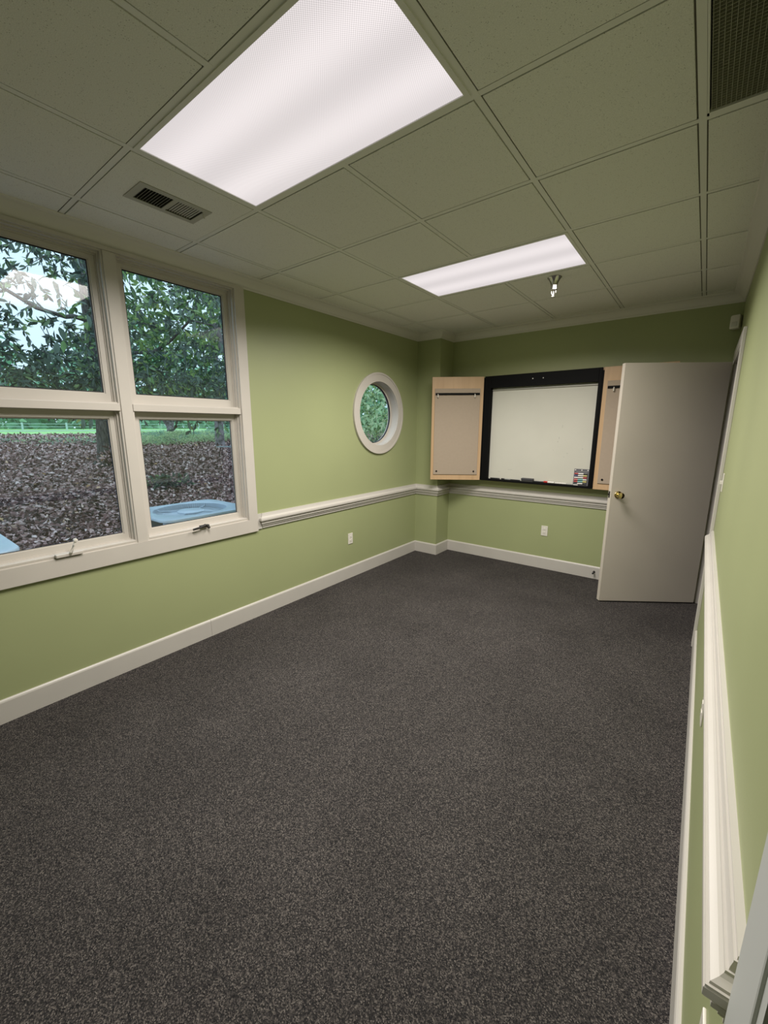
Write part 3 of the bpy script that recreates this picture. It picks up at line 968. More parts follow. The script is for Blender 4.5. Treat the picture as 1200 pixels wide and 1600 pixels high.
def cabinet_door(m, flip):
    fx = (lambda u: DW - u) if flip else (lambda u: u)
    d = obj('cabinet_door', place(B(0, DW, 0, .020, CZ0, CZ1, bevel=.0015), m), M['maple'], t)
    d['label'] = 'opened maple veneer door with a fabric tack panel'
    a, b = sorted((fx(.032), fx(DW - .038)))
    s = obj('tack_panel', place(B(a, b, -.010, .0, CZ0 + .064, CZ1 - .130, bevel=.002), m), M['fabric'], d)
    s['label'] = 'taupe fabric tack panel'
    a, b = sorted((fx(.040), fx(DW - .044)))
    s = obj('paper_bar', place(B(a, b, -.020, -.010, CZ1 - .204, CZ1 - .180, bevel=.002), m), M['black'], d)
    s['label'] = 'black flip chart bar'
    for u in (.068, DW - .100):
        bm = tube(bmesh.new(), [(fx(u), -.020, CZ1 - .196), (fx(u), -.030, CZ1 - .204), (fx(u), -.027, CZ1 - .228), (fx(u), -.018, CZ1 - .236)], [.006, .007, .007, .004], 10)
        s = obj('chart_clip', place(bm, m), M['plastic'], d, smooth=True); s['label'] = 'small bright chart clip'
    for u in (.070, DW - .080):
        bm = lathe(bmesh.new(), (fx(u), -.010, CZ0 + .104), (0, -1, 0), [(0, 0), (.010, 0), (.010, .005), (.007, .009), (0, .010)], 16)
        s = obj('bumper', place(bm, m), M['black'], d, smooth=True); s['label'] = 'small black round bumper'
    return d


H1 = Vector((CX0 - .004, CY - .002)); E1 = Vector((-2.574, 4.272))
v = (H1 - E1).normalized()
m1 = Matrix(((v.x, -v.y, 0, H1.x - v.x * DW), (v.y, v.x, 0, H1.y - v.y * DW), (0, 0, 1, 0), (0, 0, 0, 1)))
cabinet_door(m1, False)
m2 = Matrix(((1, 0, 0, CX1 + .001), (0, 1, 0, CY - .002), (0, 0, 1, 0), (0, 0, 0, 1)))
cabinet_door(m2, True)

# ---- things on the board's ledge
LZ = CZ0 + .0222
ti = empty('board_eraser', (-1.52, CY + .035, LZ))
tag(ti, 'dark felt board eraser on the ledge of the whiteboard', 'eraser')
obj('eraser_felt', B(-1.585, -1.458, CY + .010, CY + .056, LZ, LZ + .016), M['slot'], ti)
obj('eraser_back', B(-1.588, -1.455, CY + .008, CY + .0565, LZ + .016, LZ + .036, bevel=.004), mat('eraser_grey', (.05, .05, .055, 1), .5), ti)

pen_cols = {'black': (.015, .015, .018, 1), 'red': (.45, .03, .025, 1), 'white': (.72, .70, .66, 1), 'blue': (.02, .03, .14, 1), 'grey': (.25, .26, .25, 1)}
pen_m = {k_: mat('pen_' + k_, c_, .4) for k_, c_ in pen_cols.items()}


def pen(name, cx, cy, z, ang, cap, body, label, L=.115, r=.0068):
    t2 = empty(name, (cx, cy, z))
    tag(t2, label, 'marker', 'markers on the whiteboard ledge')
    d = Vector((math.cos(ang), math.sin(ang), 0))
    c = Vector((cx, cy, z + r))
    obj('marker_barrel', lathe(bmesh.new(), c - d * L / 2, d, [(0, 0), (r * .9, 0), (r, .002), (r, L * .62), (0, L * .62)], 12), pen_m[body], t2, smooth=True)
    obj('marker_cap', lathe(bmesh.new(), c + d * (L * .12), d, [(0, 0), (r * 1.08, 0), (r * 1.08, L * .34), (r * .8, L * .38), (0, L * .38)], 12), pen_m[cap], t2, smooth=True)
    return t2


pen('dry_marker', -1.905, CY + .034, LZ, .05, 'black', 'black', 'black marker lying alone at the pier end of the whiteboard ledge')
pen('dry_marker', -1.775, CY + .036, LZ, 3.05, 'black', 'grey', 'grey and black marker lying second from the pier end of the ledge')
pen('dry_marker', -1.660, CY + .034, LZ, -.06, 'black', 'black', 'slim black marker lying just beside the eraser toward the pier', r=.0055)
pen('dry_marker', -1.392, CY + .034, LZ, .10, 'black', 'black', 'black marker lying between the eraser and the red cap')
pen('dry_marker', -1.285, CY + .030, LZ, 3.04, 'red', 'white', 'white marker with a red cap on the whiteboard ledge', r=.0095)
pen('dry_marker', -1.165, CY + .034, LZ, .03, 'white', 'white', 'all white marker lying on the ledge near the middle')
pen('dry_marker', -1.135 + .09, CY + .020, LZ, .0, 'white', 'grey', 'grey marker lying just in front of the marker package', r=.0050)

# ---- blister pack of markers leaning on the board
PX0, PX1, PZ0, PH = -1.042, -.896, LZ, .172
lean = Matrix.Translation((0, CY + .034, PZ0)) @ Matrix.Rotation(-.115, 4, 'X')
ti = empty('marker_package', ((PX0 + PX1) / 2, CY + .034, PZ0))
tag(ti, 'dark package of coloured markers leaning at the corner of the whiteboard', 'marker package')
bm = B(PX0, PX1, -.002, .002, 0, PH)
obj('package_card', place(bm, lean), mat('package_card', (.10, .098, .11, 1), .5), ti)['label'] = 'dark grey printed card'
for cx in (PX0 + .012, (PX0 + PX1) / 2, PX1 - .014):
    bm = lathe(bmesh.new(), (cx, -.002, PH - .012), (0, -1, 0), [(0, 0), (.006, 0), (.006, .001), (0, .001)], 12)
    obj('package_hole', place(bm, lean), pen_m['white'], ti)
bm = bmesh.new()
for k_ in range(9):       # a row of tiny blurred print
    box(bm, PX0 + .025 + k_ * .0115, PX0 + .033 + k_ * .0115, -.0026, -.002, PH - .030 + .001 * (k_ % 2), PH - .024)
w_ = obj('package_print', place(bm, lean), pen_m['grey'], ti); w_['kind'] = 'stuff'
rowsP = [('red', 'white', (.30, .03, .03, 1)), ('blue', 'yel', None), ('white', 'red', None), ('red', 'white', None), ('red', 'white', None), ('black', 'yel', None)]
pen_m['yel'] = mat('pen_yellow', (.62, .55, .16, 1), .4)
pen_m['teal'] = mat('pen_teal', (.16, .42, .40, 1), .4)
pen_m['pink'] = mat('pen_pink', (.62, .16, .16, 1), .4)
seq = [('red', 'white', 'black'), ('blue', 'white', 'yel'), ('white', 'white', 'red'), ('pink', 'teal', 'white'), ('red', 'teal', 'yel'), ('black', 'white', 'black')]
for k_, (c1, c2, c3) in enumerate(seq):
    zz = PH - .050 - k_ * .0205
    mk = obj('marker', place(lathe(bmesh.new(), (PX0 + .045, -.009, zz), (1, 0, 0), [(0, 0), (.0068, 0), (.0068, .050), (0, .050)], 10), lean), pen_m[c2], ti, smooth=True)
    obj('marker_cap', place(lathe(bmesh.new(), (PX0 + .008, -.009, zz), (1, 0, 0), [(0, 0), (.007, 0), (.0075, .037), (0, .037)], 10), lean), pen_m[c1], mk, smooth=True)
    obj('marker_end', place(lathe(bmesh.new(), (PX0 + .095, -.009, zz), (1, 0, 0), [(0, 0), (.0072, 0), (.007, .036), (0, .036)], 10), lean), pen_m[c3], mk, smooth=True)


# ------------------------------------------------------------------ outside: ground


def ground_z(x, y):
    """height of the yard; it climbs away from the building"""
    r = np.hypot(np.minimum(x, -3.0), np.asarray(y) * .9)
    return np.interp(r, [0, 4, 8, 11, 15.3, 23, 33, 48, 64, 110], [-.14, -.12, .06, .26, .47, .64, .90, 1.15, 1.30, 1.52])


def grid_mesh(name, xs_, ys_, material, rough=0.0):
    X, Y = np.meshgrid(xs_, ys_, indexing='ij')
    Z = ground_z(X, Y) + rng.normal(0, 1, X.shape) * rough
    v_ = np.stack([X, Y, Z], -1).reshape(-1, 3)
    n, m_ = X.shape
    idx = np.arange(n * m_).reshape(n, m_)
    f_ = np.stack([idx[:-1, :-1], idx[1:, :-1], idx[1:, 1:], idx[:-1, 1:]], -1).reshape(-1, 4)
    me = bpy.data.meshes.new(name)
    me.from_pydata(v_.tolist(), [], f_.tolist())
    me.shade_smooth()
    return new_obj(name, me, material)


o = grid_mesh('ground', -np.concatenate([np.linspace(3.07, 12, 90), np.linspace(12.3, 38, 90)]), np.linspace(-14, 60, 260), M['soil'], .012)
struct(o, 'leaf covered woodland ground rising away from the building')
o = grid_mesh('lawn', -np.linspace(38, 112, 60), np.linspace(-40, 160, 120), M['grass'], .01)
struct(o, 'bright green mown lawn beyond the leafy ground')
bm = bmesh.new()
box(bm, -61, -57, -40, 160, 1.20, 1.33)
o = obj('road', bm, M['road']); struct(o, 'pale paved lane crossing the lawn far away')

LEAF = [(0, 0, 0), (.25, .30, .06), (.62, .34, .05), (1.0, 0, -.10), (.62, -.34, .05), (.25, -.30, .06), (.45, 0, -.03)]
FLAKE = ([(0, 0, 0), (.45, .36, .10), (1.0, 0, -.04), (.5, -.34, .07)], [(0, 1, 2), (0, 2, 3)])
LEAF_F = [(0, 1, 6), (1, 2, 6), (2, 3, 6), (3, 4, 6), (4, 5, 6), (5, 0, 6)]


def leaf_cloud(name, pos, dirs, size, width, material, parent=None, shape=None):
    """many separate curved leaves as one mesh; arrays: pos (n,3), dirs (n,3) midrib direction, size (n,)"""
    n = len(pos)
    d = dirs / np.linalg.norm(dirs, axis=1, keepdims=True)
    ref = rng.normal(0, 1, (n, 3))
    a = np.cross(d, ref); a /= np.linalg.norm(a, axis=1, keepdims=True)
    b = np.cross(d, a)
    LV, LF = shape or (LEAF, LEAF_F)
    L = np.array(LV)
    V = (pos[:, None, :] + size[:, None, None] * (L[None, :, 0:1] * d[:, None, :] + L[None, :, 1:2] * width * a[:, None, :] + L[None, :, 2:3] * b[:, None, :]))
    F = (np.arange(n)[:, None, None] * len(LV) + np.array(LF)[None]).reshape(-1, 3)
    me = bpy.data.meshes.new(name)
    V = V.reshape(-1, 3)
    me.vertices.add(len(V)); me.vertices.foreach_set('co', V.astype(np.float32).ravel())
    me.loops.add(F.size); me.loops.foreach_set('vertex_index', F.astype(np.int32).ravel())
    me.polygons.add(len(F)); me.polygons.foreach_set('loop_start', np.arange(0, F.size, 3, dtype=np.int32))
    me.update(calc_edges=True)
    return new_obj(name, me, material, parent)


def sprays(centres, n_leaf, spread, droop, lsize):
    """leaves arranged along short drooping twigs; returns pos, dirs, size and twig end points"""
    c = np.repeat(centres, n_leaf, axis=0)
    k = len(centres)
    tw = rng.normal(0, 1, (k, 3)); tw[:, 2] = tw[:, 2] * .4 - droop
    tw /= np.linalg.norm(tw, axis=1, keepdims=True)
    twr = np.repeat(tw, n_leaf, axis=0)
    t_ = rng.uniform(0, 1, (len(c), 1))
    pos = c + twr * t_ * spread
    d = twr * .8 + rng.normal(0, .75, c.shape)
    d[:, 2] -= droop * .6
    s_ = lsize * rng.uniform(.6, 1.25, len(c))
    return pos, d, s_, np.stack([centres, centres + tw * spread], 1)


def twigs(name, seg_, r, material, parent):
    n = len(seg_)
    d = seg_[:, 1] - seg_[:, 0]
    a = np.cross(d, rng.normal(0, 1, d.shape)); a /= np.linalg.norm(a, axis=1, keepdims=True)
    b = np.cross(d, a); b /= np.linalg.norm(b, axis=1, keepdims=True)
    V = []
    for e_, rr_ in ((0, r), (1, r * .5)):
        for q in range(3):
            an = 2 * math.pi * q / 3
            V.append(seg_[:, e_] + rr_ * (math.cos(an) * a + math.sin(an) * b))
    V = np.stack(V, 1)
    f = np.array([(0, 1, 4, 3), (1, 2, 5, 4), (2, 0, 3, 5)])
    F = (np.arange(n)[:, None, None] * 6 + f[None]).reshape(-1, 4)
    me = bpy.data.meshes.new(name)
    me.from_pydata(V.reshape(-1, 3).tolist(), [], F.tolist())
    return new_obj(name, me, material, parent)


def ray_pt(dist, yx, zx):
    """point at depth `dist` beyond the window wall side (x = -dist) along the sight slopes from the eye"""
    return (-dist, yx * dist, EYE + zx * dist)


def branch(bm, a, b, r0, r1, wob=.035, n=7):
    a = Vector(a); b = Vector(b)
    pts = []
    for k in range(n):
        t_ = k / (n - 1)
        p = a.lerp(b, t_) + Vector(rng.normal(0, wob, 3)) * (1 if 0 < k < n - 1 else 0) * (b - a).length * .5
        pts.append(p)
    tube(bm, pts, [r0 + (r1 - r0) * k / (n - 1) for k in range(n)], 8)


def cone_region(n, d0, d1, y0, y1, z0, z1, jitter=0.0):
    """random points in the slab seen between sight slopes y/x in (y0, y1), z/x in (z0, z1) and depths d0..d1, a real volume of the yard"""
    D = rng.uniform(d0, d1, n)
    return np.stack([-D, rng.uniform(y0, y1, n) * D, EYE + rng.uniform(z0, z1, n) * D], 1)


# ---- the big-leaved tree whose trunk stands behind the window mullion
tx, ty = -14.4, 4.86
tz = float(ground_z(tx, ty))
tr1 = empty('shade_tree', (tx, ty, tz))
tag(tr1, 'dark-trunked big-leaved tree behind the window mullion, its branches filling the upper panes', 'tree')
bm = bmesh.new()
lathe(bm, (tx, ty, tz - .15), (0, 0, 1), [(0, 0), (.56, 0), (.44, .18), (.29, .45), (.235, .9), (.215, 1.6), (.205, 2.6), (.19, 4), (.15, 6), (.10, 8.5), (0, 9)], 20)
for v_ in bm.verts:
    v_.co.x += .02 * math.sin(v_.co.z * 7 + v_.co.y * 30); v_.co.y += .02 * math.cos(v_.co.z * 5 + v_.co.x * 25)
obj('trunk', bm, M['bark'], tr1, smooth=True)
limbs = [((tx, ty, 4.0), (-10.0, 3.2, 5.2)), ((tx, ty, 3.6), (-9.2, 5.6, 3.9)), ((tx, ty, 4.6), (-9.5, 1.2, 3.9)), ((tx, ty, 5.0), (-9.0, 4.2, 5.6)), ((tx, ty, 3.3), (-9.6, 2.6, 3.0)),
         ((-10.0, 3.2, 5.2), (-7.2, 2.2, 3.9)), ((-9.2, 5.6, 3.9), (-7.0, 4.4, 2.8)), ((-9.5, 1.2, 3.9), (-7.4, .9, 2.8)), ((-9.0, 4.2, 5.6), (-6.6, 3.0, 4.2))]
for a, b in limbs:
    bm = bmesh.new(); branch(bm, a, b, .065, .018)
    obj('branch', bm, M['bark'], tr1, smooth=True)
C = np.concatenate([
    cone_region(300, 7.2, 11.5, .02, .34, .045, .150),
    cone_region(150, 7.2, 11.5, .34, .64, .045, .150),        # dense low skirt
    cone_region(90, 7.0, 10.5, .34, .64, .14, .34),          # right pane, up to the top
    cone_region(185, 7.0, 10.0, .04, .36, .15, .36),          # airy top of the left pane
    cone_region(120, 7.5, 11.5, -.55, .02, .05, .42),
    cone_region(120, 7.5, 11.5, .64, .95, .05, .42),
    cone_region(130, 7.5, 11.5, -.30, .80, .36, .62),
    cone_region(26, 7.0, 9.5, .04, .62, .032, .05),           # stragglers hanging lowest
])
pos, d, s_, sg = sprays(C, 13, .42, .45, .125)
f1 = leaf_cloud('foliage', pos, d, s_, .52, M['leafdark'], tr1); f1['kind'] = 'stuff'
twigs('twigs', sg, .007, M['bark'], tr1)['kind'] = 'stuff'
C = np.concatenate([cone_region(46, 8.5, 12, .39, .57, .05, .26), cone_region(14, 8.5, 12, .08, .30, .07, .22)])
pos, d, s_, sg = sprays(C, 12, .45, .35, .14)
leaf_cloud('foliage', pos, d, s_, .55, M['leafmid'], tr1)['kind'] = 'stuff'
# large leaves nearest the glass, one object each
bm_pos = [(6.6, .375, .012, -1.0), (6.8, .382, .008, -.9), (6.7, .455, .022, -1.1), (6.6, .520, .016, -1.2), (6.7, .600, .010, -.8), (6.6, .612, .004, -.7), (6.8, .606, .022, -.9),
          (6.5, .315, .020, -1.3), (6.6, .30, .02, -1.2), (6.7, .19, .045, -1.4), (6.6, .10, .05, -1.2), (6.5, .235, .047, -1.2), (6.4, .255, .050, -1.4), (6.6, .285, .048, -1.3), (6.5, .155, .048, -1.3)]
for k in range(110):
    bm_pos.append((rng.uniform(5.9, 7.0), rng.uniform(.05, .63), rng.uniform(.05, .33), rng.uniform(-1.5, .2)))
lm = []
for k in range(6):
    me = bpy.data.meshes.new('leaf')
    w_ = rng.uniform(.45, .62); c_ = rng.uniform(-.16, -.04)
    me.from_pydata([(x * 1.0, y * w_, z + c_ * x * x) for x, y, z in LEAF], [], LEAF_F)
    me.materials.append(M['leafmid'] if k == 5 else M['leafdark'])
    lm.append(me)
for k, (dd_, yx, zx, dz) in enumerate(bm_pos):
    o = new_obj('leaf', lm[k % 6], None, tr1)
    s = rng.uniform(.11, .17)
    o.matrix_basis = Matrix.Translation(ray_pt(dd_, yx, zx)) @ Matrix.Rotation(rng.uniform(0, 6.28), 4, 'Z') @ Matrix.Rotation(-dz, 4, 'Y') @ Matrix.Rotation(rng.uniform(-1, 1), 4, 'X') @ Matrix.Diagonal((s, s, s, 1))

# ---- yellow-green young tree behind, seen through the right-hand pane
ax_, ay_ = -17.5, 13.2
az_ = float(ground_z(ax_, ay_))
tr2 = empty('young_tree', (ax_, ay_, az_))
tag(tr2, 'yellow-green leafy young tree behind the dark leaves of the upper pane nearer the green wall', 'tree')
bm = tube(bmesh.new(), [(ax_, ay_, az_ - .1), (ax_ + .05, ay_, az_ + 1.5), (ax_ - .1, ay_ + .1, az_ + 3.5), (ax_, ay_ + .1, az_ + 7)], [.11, .09, .07, .03], 10)
obj('trunk', bm, M['palebark'], tr2, smooth=True)
C = cone_region(460, 12.5, 17.5, .33, .68, .035, .40)
pos, d, s_, sg = sprays(C, 10, .7, .3, .26)
leaf_cloud('foliage', pos, d, s_, .55, M['leafmid'], tr2)['kind'] = 'stuff'
twigs('twigs', sg, .012, M['bark'], tr2)['kind'] = 'stuff'

# ---- spotted tree by the bench
ax_, ay_ = -20.0, 11.95
az_ = float(ground_z(ax_, ay_))
tr3 = empty('spotted_tree', (ax_, ay_, az_))
tag(tr3, 'tree with a grey spotted trunk rising behind the small bench', 'tree')
bm = tube(bmesh.new(), [(ax_, ay_, az_ - .3), (ax_, ay_, az_ + .3), (ax_ + .05, ay_, az_ + 2.5), (ax_, ay_ + .1, az_ + 7)], [.30, .225, .20, .12], 14)
obj('trunk', bm, M['palebark'], tr3, smooth=True)
C = cone_region(260, 18, 22, .48, .78, .07, .34)
pos, d, s_, sg = sprays(C, 9, .9, .3, .32)
leaf_cloud('foliage', pos, d, s_, .55, M['leafdark'], tr3)['kind'] = 'stuff'
# ---- a forked sapling far off, between the two
ax_, ay_ = -26.0, 12.3
az_ = float(ground_z(ax_, ay_))
tr4 = empty('forked_tree', (ax_, ay_, az_))
tag(tr4, 'pale forked small tree standing in the undergrowth before the lawn', 'tree')
bm = tube(bmesh.new(), [(ax_, ay_, az_ - .2), (ax_, ay_, az_ + .9), (ax_, ay_ + .25, az_ + 2.2), (ax_, ay_ + .2, az_ + 5)], [.26, .20, .15, .08], 10)
tube(bm, [(ax_, ay_, az_ + .8), (ax_, ay_ - .55, az_ + 1.7), (ax_, ay_ - .9, az_ + 3.2)], [.15, .10, .05], 8)
obj('trunk', bm, M['palebark'], tr4, smooth=True)

# ---- tree whose leaves show through the round window
ax_, ay_ = -6.9, 12.6
az_ = float(ground_z(ax_, ay_))
tr5 = empty('hedgerow_tree', (ax_, ay_, az_))
tag(tr5, 'bright green leafy tree seen through the round window', 'tree')
bm = tube(bmesh.new(), [(ax_, ay_, az_ - .1), (ax_, ay_, az_ + 1.2), (ax_ + .1, ay_, az_ + 3), (ax_, ay_ + .1, az_ + 4.5)], [.10, .08, .06, .03], 10)
obj('trunk', bm, M['bark'], tr5, smooth=True)
D = rng.uniform(6.2, 9.0, 900)
C = np.stack([-D, rng.uniform(1.10, 1.50, 900) * D, EYE + rng.uniform(-.005, .26, 900) * D], 1)
pos, d, s_, sg = sprays(C, 10, .35, .5, .095)
leaf_cloud('foliage', pos[::2], d[::2], s_[::2], .55, M['leafmid'], tr5)['kind'] = 'stuff'
leaf_cloud('foliage', pos[1::2], d[1::2], s_[1::2], .55, M['leaffresh'], tr5)['kind'] = 'stuff'
D = rng.uniform(5.2, 6.0, 26)
C = np.stack([-D, rng.uniform(1.10, 1.36, 26) * D, EYE + rng.uniform(.0, .14, 26) * D], 1)
pos, d, s_, sg = sprays(C, 5, .3, .7, .14)
leaf_cloud('foliage', pos, d, s_, .5, M['leaffresh'], tr5)['kind'] = 'stuff'

# ---- shrubs on the rising ground


def shrub(name, label, x, y, rad, hgt, n, lsize, material, group=None):
    z = float(ground_z(x, y))
    t_ = empty(name, (x, y, z)); tag(t_, label, 'shrub', group)
    a = rng.uniform(0, 2 * math.pi, n); rr_ = rad * np.sqrt(rng.uniform(0, 1, n)); h = hgt * rng.uniform(.05, 1, n) ** .8
    q = 1 - .5 * (h / hgt) ** 2
    c = np.stack([x + rr_ * np.cos(a) * q, y + rr_ * np.sin(a) * q, z + h], 1)
    pos, d, s_, sg = sprays(c, 7, lsize * 1.6, -.3, lsize)
    leaf_cloud('foliage', pos, d, s_, .5, material, t_)['kind'] = 'stuff'
    st = np.stack([np.stack([np.full(12, x), np.full(12, y), np.full(12, z)], 1) + rng.normal(0, rad * .15, (12, 3)) * [1, 1, 0],
                   np.stack([x + rng.uniform(-rad, rad, 12) * .7, y + rng.uniform(-rad, rad, 12) * .7, z + hgt * rng.uniform(.6, .95, 12)], 1)], 1)
    twigs('stems', st, .012, M['bark'], t_)['kind'] = 'stuff'
    return t_


shrub('leafy_shrub', 'fresh green shrub spreading under the round window view', -7.8, 10.4, 1.7, 1.6, 1100, .075, M['leaffresh'])
shrub('leafy_shrub', 'blue-green shrub low in the round window view, in front of the fresh green one', -6.4, 7.9, .9, 1.10, 420, .09, M['leafdark'])
for k, (yx, D_) in enumerate(((.37, 25), (.41, 23), (.45, 24), (.485, 22), (.52, 24.5), (.555, 23), (.60, 25), (.64, 23), (.67, 26), (.23, 27), (.27, 25), (.30, 27), (.17, 28))):
    shrub('wild_shrub', 'light green wild shrub in the row of undergrowth before the lawn', -D_, yx * D_, rng.uniform(1.0, 1.5), rng.uniform(.5, .85) * (.6 if yx < .32 else 1), 360 if yx > .32 else 40, .075,
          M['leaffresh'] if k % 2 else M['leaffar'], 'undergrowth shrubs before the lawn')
shrub('dead_brush', 'pale dry brush at the foot of the dark tree trunk', -14.0, 4.95, .45, .45, 60, .15, M['litter'])
shrub('ground_plant', 'dull green low plant amid the fallen leaves, centre of the lower pane past the mullion', -9.6, 4.35, .45, .30, 60, .11, M['leafdark'])
shrub('ground_plant', 'green low plant poking up just behind the fan unit', -5.55, 2.45, .35, .36, 60, .12, M['leafmid'])

# ---- fallen leaves
n = 210000
ang = rng.uniform(-.35, 1.25, n)
R_ = 3.6 + 38 * rng.uniform(0, 1, n) ** 1.7
P_ = np.stack([-np.cos(ang) * R_ - .2, np.sin(ang) * R_, np.zeros(n)], 1)
P_ = P_[P_[:, 0] < -3.25]
P_[:, 2] = ground_z(P_[:, 0], P_[:, 1]) + rng.uniform(.01, .10, len(P_))
dr = rng.normal(0, 1, P_.shape); dr[:, 2] *= .35
sz = rng.uniform(.028, .066, len(P_)) * (1 + np.hypot(P_[:, 0], P_[:, 1]) / 12)
o = leaf_cloud('fallen_leaves', P_, dr, sz, .75, M['litter'], shape=FLAKE)
tag(o, 'thick carpet of brown fallen leaves on the ground outside', 'leaves', None, 'stuff')
o = leaf_cloud('grass_tufts', *(lambda q: (q, np.concatenate([rng.normal(0, .25, (len(q), 2)), np.ones((len(q), 1))], 1), rng.uniform(.15, .4, len(q))))(
    (lambda u, w: np.stack([-u, w * u, ground_z(-u, w * u)], 1))(rng.uniform(29, 40, 4000), rng.uniform(.33, .72, 4000))), .12, M['leaffresh'])
tag(o, 'rough grass at the edge of the lawn', 'grass', None, 'stuff')

# ---- far tree line and fence
n = 9000
yy = rng.uniform(-30, 150, n)
P_ = np.stack([-rng.uniform(88, 104, n), yy, 1.5 + 15 * rng.uniform(0, 1, n) ** 1.5 * (1 + .35 * np.sin(yy * .19) + .2 * np.sin(yy * .53))], 1)
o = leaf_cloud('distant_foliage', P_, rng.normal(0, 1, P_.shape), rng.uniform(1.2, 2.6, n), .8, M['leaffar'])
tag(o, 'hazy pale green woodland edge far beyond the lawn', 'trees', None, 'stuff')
t = empty('rail_fence', (-74, 30, 1.4))
tag(t, 'pale rail fence far off across the lawn', 'fence')
for z in (1.75, 2.15):
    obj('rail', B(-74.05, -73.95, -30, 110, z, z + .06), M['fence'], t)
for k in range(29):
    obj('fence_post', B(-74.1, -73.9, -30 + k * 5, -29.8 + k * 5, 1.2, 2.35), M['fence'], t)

# ------------------------------------------------------------------ the small bench
bx, by = -13.9, 8.66
bz = float(ground_z(bx, by))
t = empty('garden_bench', (bx, by, bz))
tag(t, 'small backless bench with thin dark legs on the fallen leaves', 'bench')
dirn = Vector((.77, .64, 0)); nn = Vector((.64, -.77, 0))
mb = Matrix(((dirn.x, -nn.x, 0, bx), (dirn.y, -nn.y, 0, by), (0, 0, 1, bz), (0, 0, 0, 1)))
obj('bench_seat', place(B(-.42, .75, -.17, .17, .42, .46, bevel=.01), mb), M['pebble'], t)
for u in (-.31, .45):
    bm = tube(bmesh.new(), [(u + .03, -.14, .42), (u - .01, -.12, .25), (u - .05, -.13, .04), (u - .03, -.15, -.02)], .016, 8)
    obj('leg', place(bm, mb), M['darkmetal'], t, smooth=True)
    bm = tube(bmesh.new(), [(u + .03, .14, .42), (u - .01, .12, .25), (u - .05, .13, .04), (u - .03, .15, -.02)], .016, 8)
    obj('leg', place(bm, mb), M['darkmetal'], t, smooth=True)


# ------------------------------------------------------------------ condenser units


def rounded(w, h, r, n=6):
    pts = []
    for cx, cy, a0 in ((w / 2 - r, h / 2 - r, 0), (-w / 2 + r, h / 2 - r, 90), (-w / 2 + r, -h / 2 + r, 180), (w / 2 - r, -h / 2 + r, 270)):
        for k in range(n + 1):
            a = math.radians(a0 + 90 * k / n)
            pts.append((cx + r * math.cos(a), cy + r * math.sin(a)))
    return pts


def prism(bm, pts, z0, z1):
    a = [bm.verts.new((x, y, z0)) for x, y in pts]; b = [bm.verts.new((x, y, z1)) for x, y in pts]
    n_ = len(pts)
    for k in range(n_):
        bm.faces.new((a[k], a[(k + 1) % n_], b[(k + 1) % n_], b[k]))
    bm.faces.new(a[::-1]); bm.faces.new(b)
    return bm


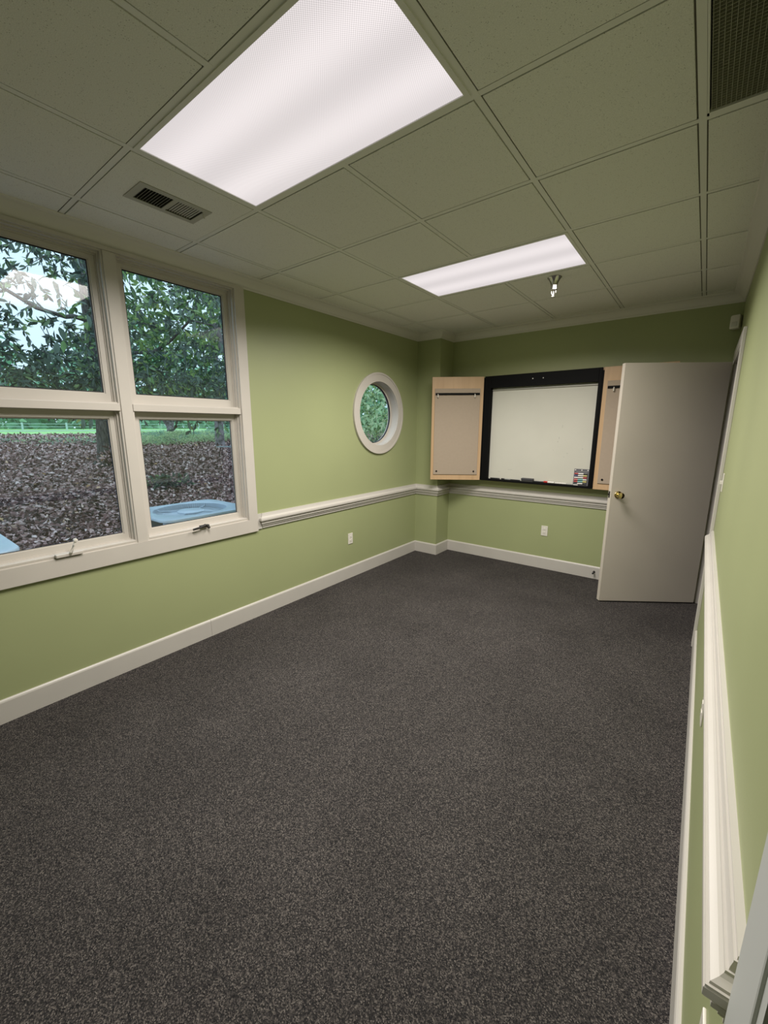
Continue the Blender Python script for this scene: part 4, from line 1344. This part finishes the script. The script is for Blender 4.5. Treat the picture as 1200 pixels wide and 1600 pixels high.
def condenser(x0, x1, y0, y1, ztop, label):
    cx, cy, w, h = (x0 + x1) / 2, (y0 + y1) / 2, x1 - x0, y1 - y0
    z0 = -.12
    t = empty('ac_condenser', (cx, cy, z0))
    tag(t, label, 'air conditioner', 'outdoor condenser units')
    off = Matrix.Translation((cx, cy, 0))
    obj('base_pan', place(prism(bmesh.new(), rounded(w, h, .09), z0 - .06, z0 + .05), off), M['acpaint'], t)
    bm = bmesh.new()
    rings = [[bm.verts.new((x, y, z)) for x, y in rounded(w - q, h - q, .08)] for q, z in ((.06, z0 + .05), (.06, ztop - .024), (.12, ztop - .024), (.12, z0 + .05))]
    for r0, r1 in zip(rings, rings[1:] + rings[:1]):
        for k in range(len(r0)):
            bm.faces.new((r0[k], r0[(k + 1) % len(r0)], r1[(k + 1) % len(r0)], r1[k]))
    obj('coil', place(bm, off), M['acdark'], t)
    bm = bmesh.new()
    for sx_, sy_ in ((1, 1), (1, -1), (-1, 1), (-1, -1)):
        pc = Vector((sx_ * (w / 2 - .075) + .015, sy_ * (h / 2 - .075) + .015, 0))
        box(bm, pc.x - .075, pc.x + .045, pc.y - .075, pc.y + .045, z0 + .05, ztop - .026, bevel=.03)
        c_ = obj('corner_post', place(bm, off), M['acpaint'], t); bm = bmesh.new()
    bm.free()
    # louvred side walls
    nl = 14
    zz0, zz1 = z0 + .08, ztop - .17
    for k in range(nl):
        z = zz0 + (zz1 - zz0) * k / (nl - 1)
        bm = bmesh.new()
        for (a, b, c, d_) in ((w / 2 - .022, w / 2 - .006, -h / 2 + .09, h / 2 - .09), (-w / 2 + .006, -w / 2 + .022, -h / 2 + .09, h / 2 - .09),
                              (-w / 2 + .09, w / 2 - .09, -h / 2 + .006, -h / 2 + .022), (-w / 2 + .09, w / 2 - .09, h / 2 - .022, h / 2 - .006)):
            box(bm, a, b, c, d_, z - .006, z + .006)
        obj('louvre', place(bm, off), M['acpaint'], t)
    # top cap: a rounded skirt with a dished round opening
    RC = min(w, h) / 2 - .060
    dense = np.array(rounded(w + .02, h + .02, .13, 10) + rounded(w + .02, h + .02, .13, 10)[:1])
    dense = np.concatenate([dense[:-1] + (dense[1:] - dense[:-1]) * q for q in np.linspace(0, 1, 12, endpoint=False)])
    pa, pr = np.arctan2(dense[:, 1], dense[:, 0]), np.hypot(dense[:, 0], dense[:, 1])
    od = np.argsort(pa); N = 72
    th = np.linspace(-math.pi, math.pi, N, endpoint=False)
    rd_ = np.interp(th, pa[od], pr[od], period=2 * math.pi)
    outer = [(float(r_ * math.cos(a_)), float(r_ * math.sin(a_))) for r_, a_ in zip(rd_, th)]
    bm = bmesh.new()
    lv = []
    for (sc_, zz) in ((1.0, ztop - .026), (1.0, ztop - .010), (.992, ztop - .002), (.965, ztop)):
        lv.append([bm.verts.new((x * sc_, y * sc_, zz)) for x, y in outer])
    angs = [math.atan2(y, x) for x, y in outer]
    for (r, zz) in ((RC, ztop + .002), (RC - .012, ztop - .006), (RC - .020, ztop - .075)):
        lv.append([bm.verts.new((r * math.cos(a), r * math.sin(a), zz)) for a in angs])
    for r0, r1 in zip(lv, lv[1:]):
        for k in range(N):
            bm.faces.new((r0[k], r0[(k + 1) % N], r1[(k + 1) % N], r1[k]))
    cap = obj('top_cap', place(bm, off), M['acpaint'], t, smooth=True); cap['label'] = 'pale blue-grey enamelled top cap'
    # radial wire fan guard sagging towards the hub
    bm = bmesh.new()
    nw = 96
    for k in range(nw):
        a = 2 * math.pi * k / nw
        c_, s__ = math.cos(a), math.sin(a)
        tube(bm, [(r * c_, r * s__, z) for r, z in ((RC - .012, ztop - .004), (RC - .035, ztop - .040), (RC * .6, ztop - .050), (.12, ztop - .038))], .0024, 4, caps=False)
    for r in (RC - .02, RC * .72, RC * .45):
        n_ = 48
        pts = [(r * math.cos(2 * math.pi * k / n_), r * math.sin(2 * math.pi * k / n_), ztop - .046) for k in range(n_ + 1)]
        tube(bm, pts, .003, 5, caps=False)
    g = obj('fan_guard', place(bm, off), M['acpaint'], t, smooth=True); g['kind'] = 'stuff'; g['label'] = 'radial wire fan guard'
    h_ = obj('guard_hub', place(lathe(bmesh.new(), (0, 0, ztop - .038), (0, 0, 1), [(0, 0), (.135, 0), (.135, .012), (.12, .022), (.02, .025), (0, .025)], 28), off), M['acpaint'], t, smooth=True)
    for k in range(4):
        a = math.radians(38 + 90 * k)
        bm = tube(bmesh.new(), [(.10 * math.cos(a), .10 * math.sin(a), ztop - .034), ((RC - .03) * math.cos(a), (RC - .03) * math.sin(a), ztop - .036), ((RC + .005) * math.cos(a), (RC + .005) * math.sin(a), ztop - .004)], .0065, 6)
        obj('guard_arm', place(bm, off), M['acpaint'], t, smooth=True)
    for k in range(4):
        a = math.radians(20 + 90 * k)
        bm = bmesh.new()
        p0 = [(.06, -.04, ztop - .16), (RC * .85, -.13, ztop - .14), (RC * .85, .12, ztop - .20), (.06, .05, ztop - .18)]
        vs = [bm.verts.new(q) for q in p0] + [bm.verts.new((q[0], q[1], q[2] - .004)) for q in p0]
        for f in ((0, 1, 2, 3), (7, 6, 5, 4), (0, 4, 5, 1), (1, 5, 6, 2), (2, 6, 7, 3), (3, 7, 4, 0)):
            bm.faces.new([vs[q] for q in f])
        obj('fan_blade', place(bm, off @ Matrix.Rotation(a, 4, 'Z')), M['acdark'], t)
    obj('fan_motor', place(lathe(bmesh.new(), (0, 0, ztop - .24), (0, 0, 1), [(0, 0), (.08, 0), (.08, .20), (0, .21)], 18), off), M['acdark'], t, smooth=True)
    return t


condenser(-4.83, -3.95, 1.735, 2.68, .735, 'pale blue-grey air conditioner condenser right outside the window pane past the mullion')
condenser(-4.76, -3.87, -.25, .665, .735, 'pale blue-grey air conditioner condenser mostly cut off at the picture edge')
bm = B(-5.05, -3.70, 1.55, 2.86, -.30, -.175, bevel=.01)
o = obj('concrete_pad', bm, M['road']); tag(o, 'concrete pad under the condenser whose fan shows', 'pad')
bm = B(-4.98, -3.66, -.44, .84, -.30, -.175, bevel=.01)
o = obj('concrete_pad', bm, M['road']); tag(o, 'concrete pad under the cut-off condenser at the edge', 'pad')
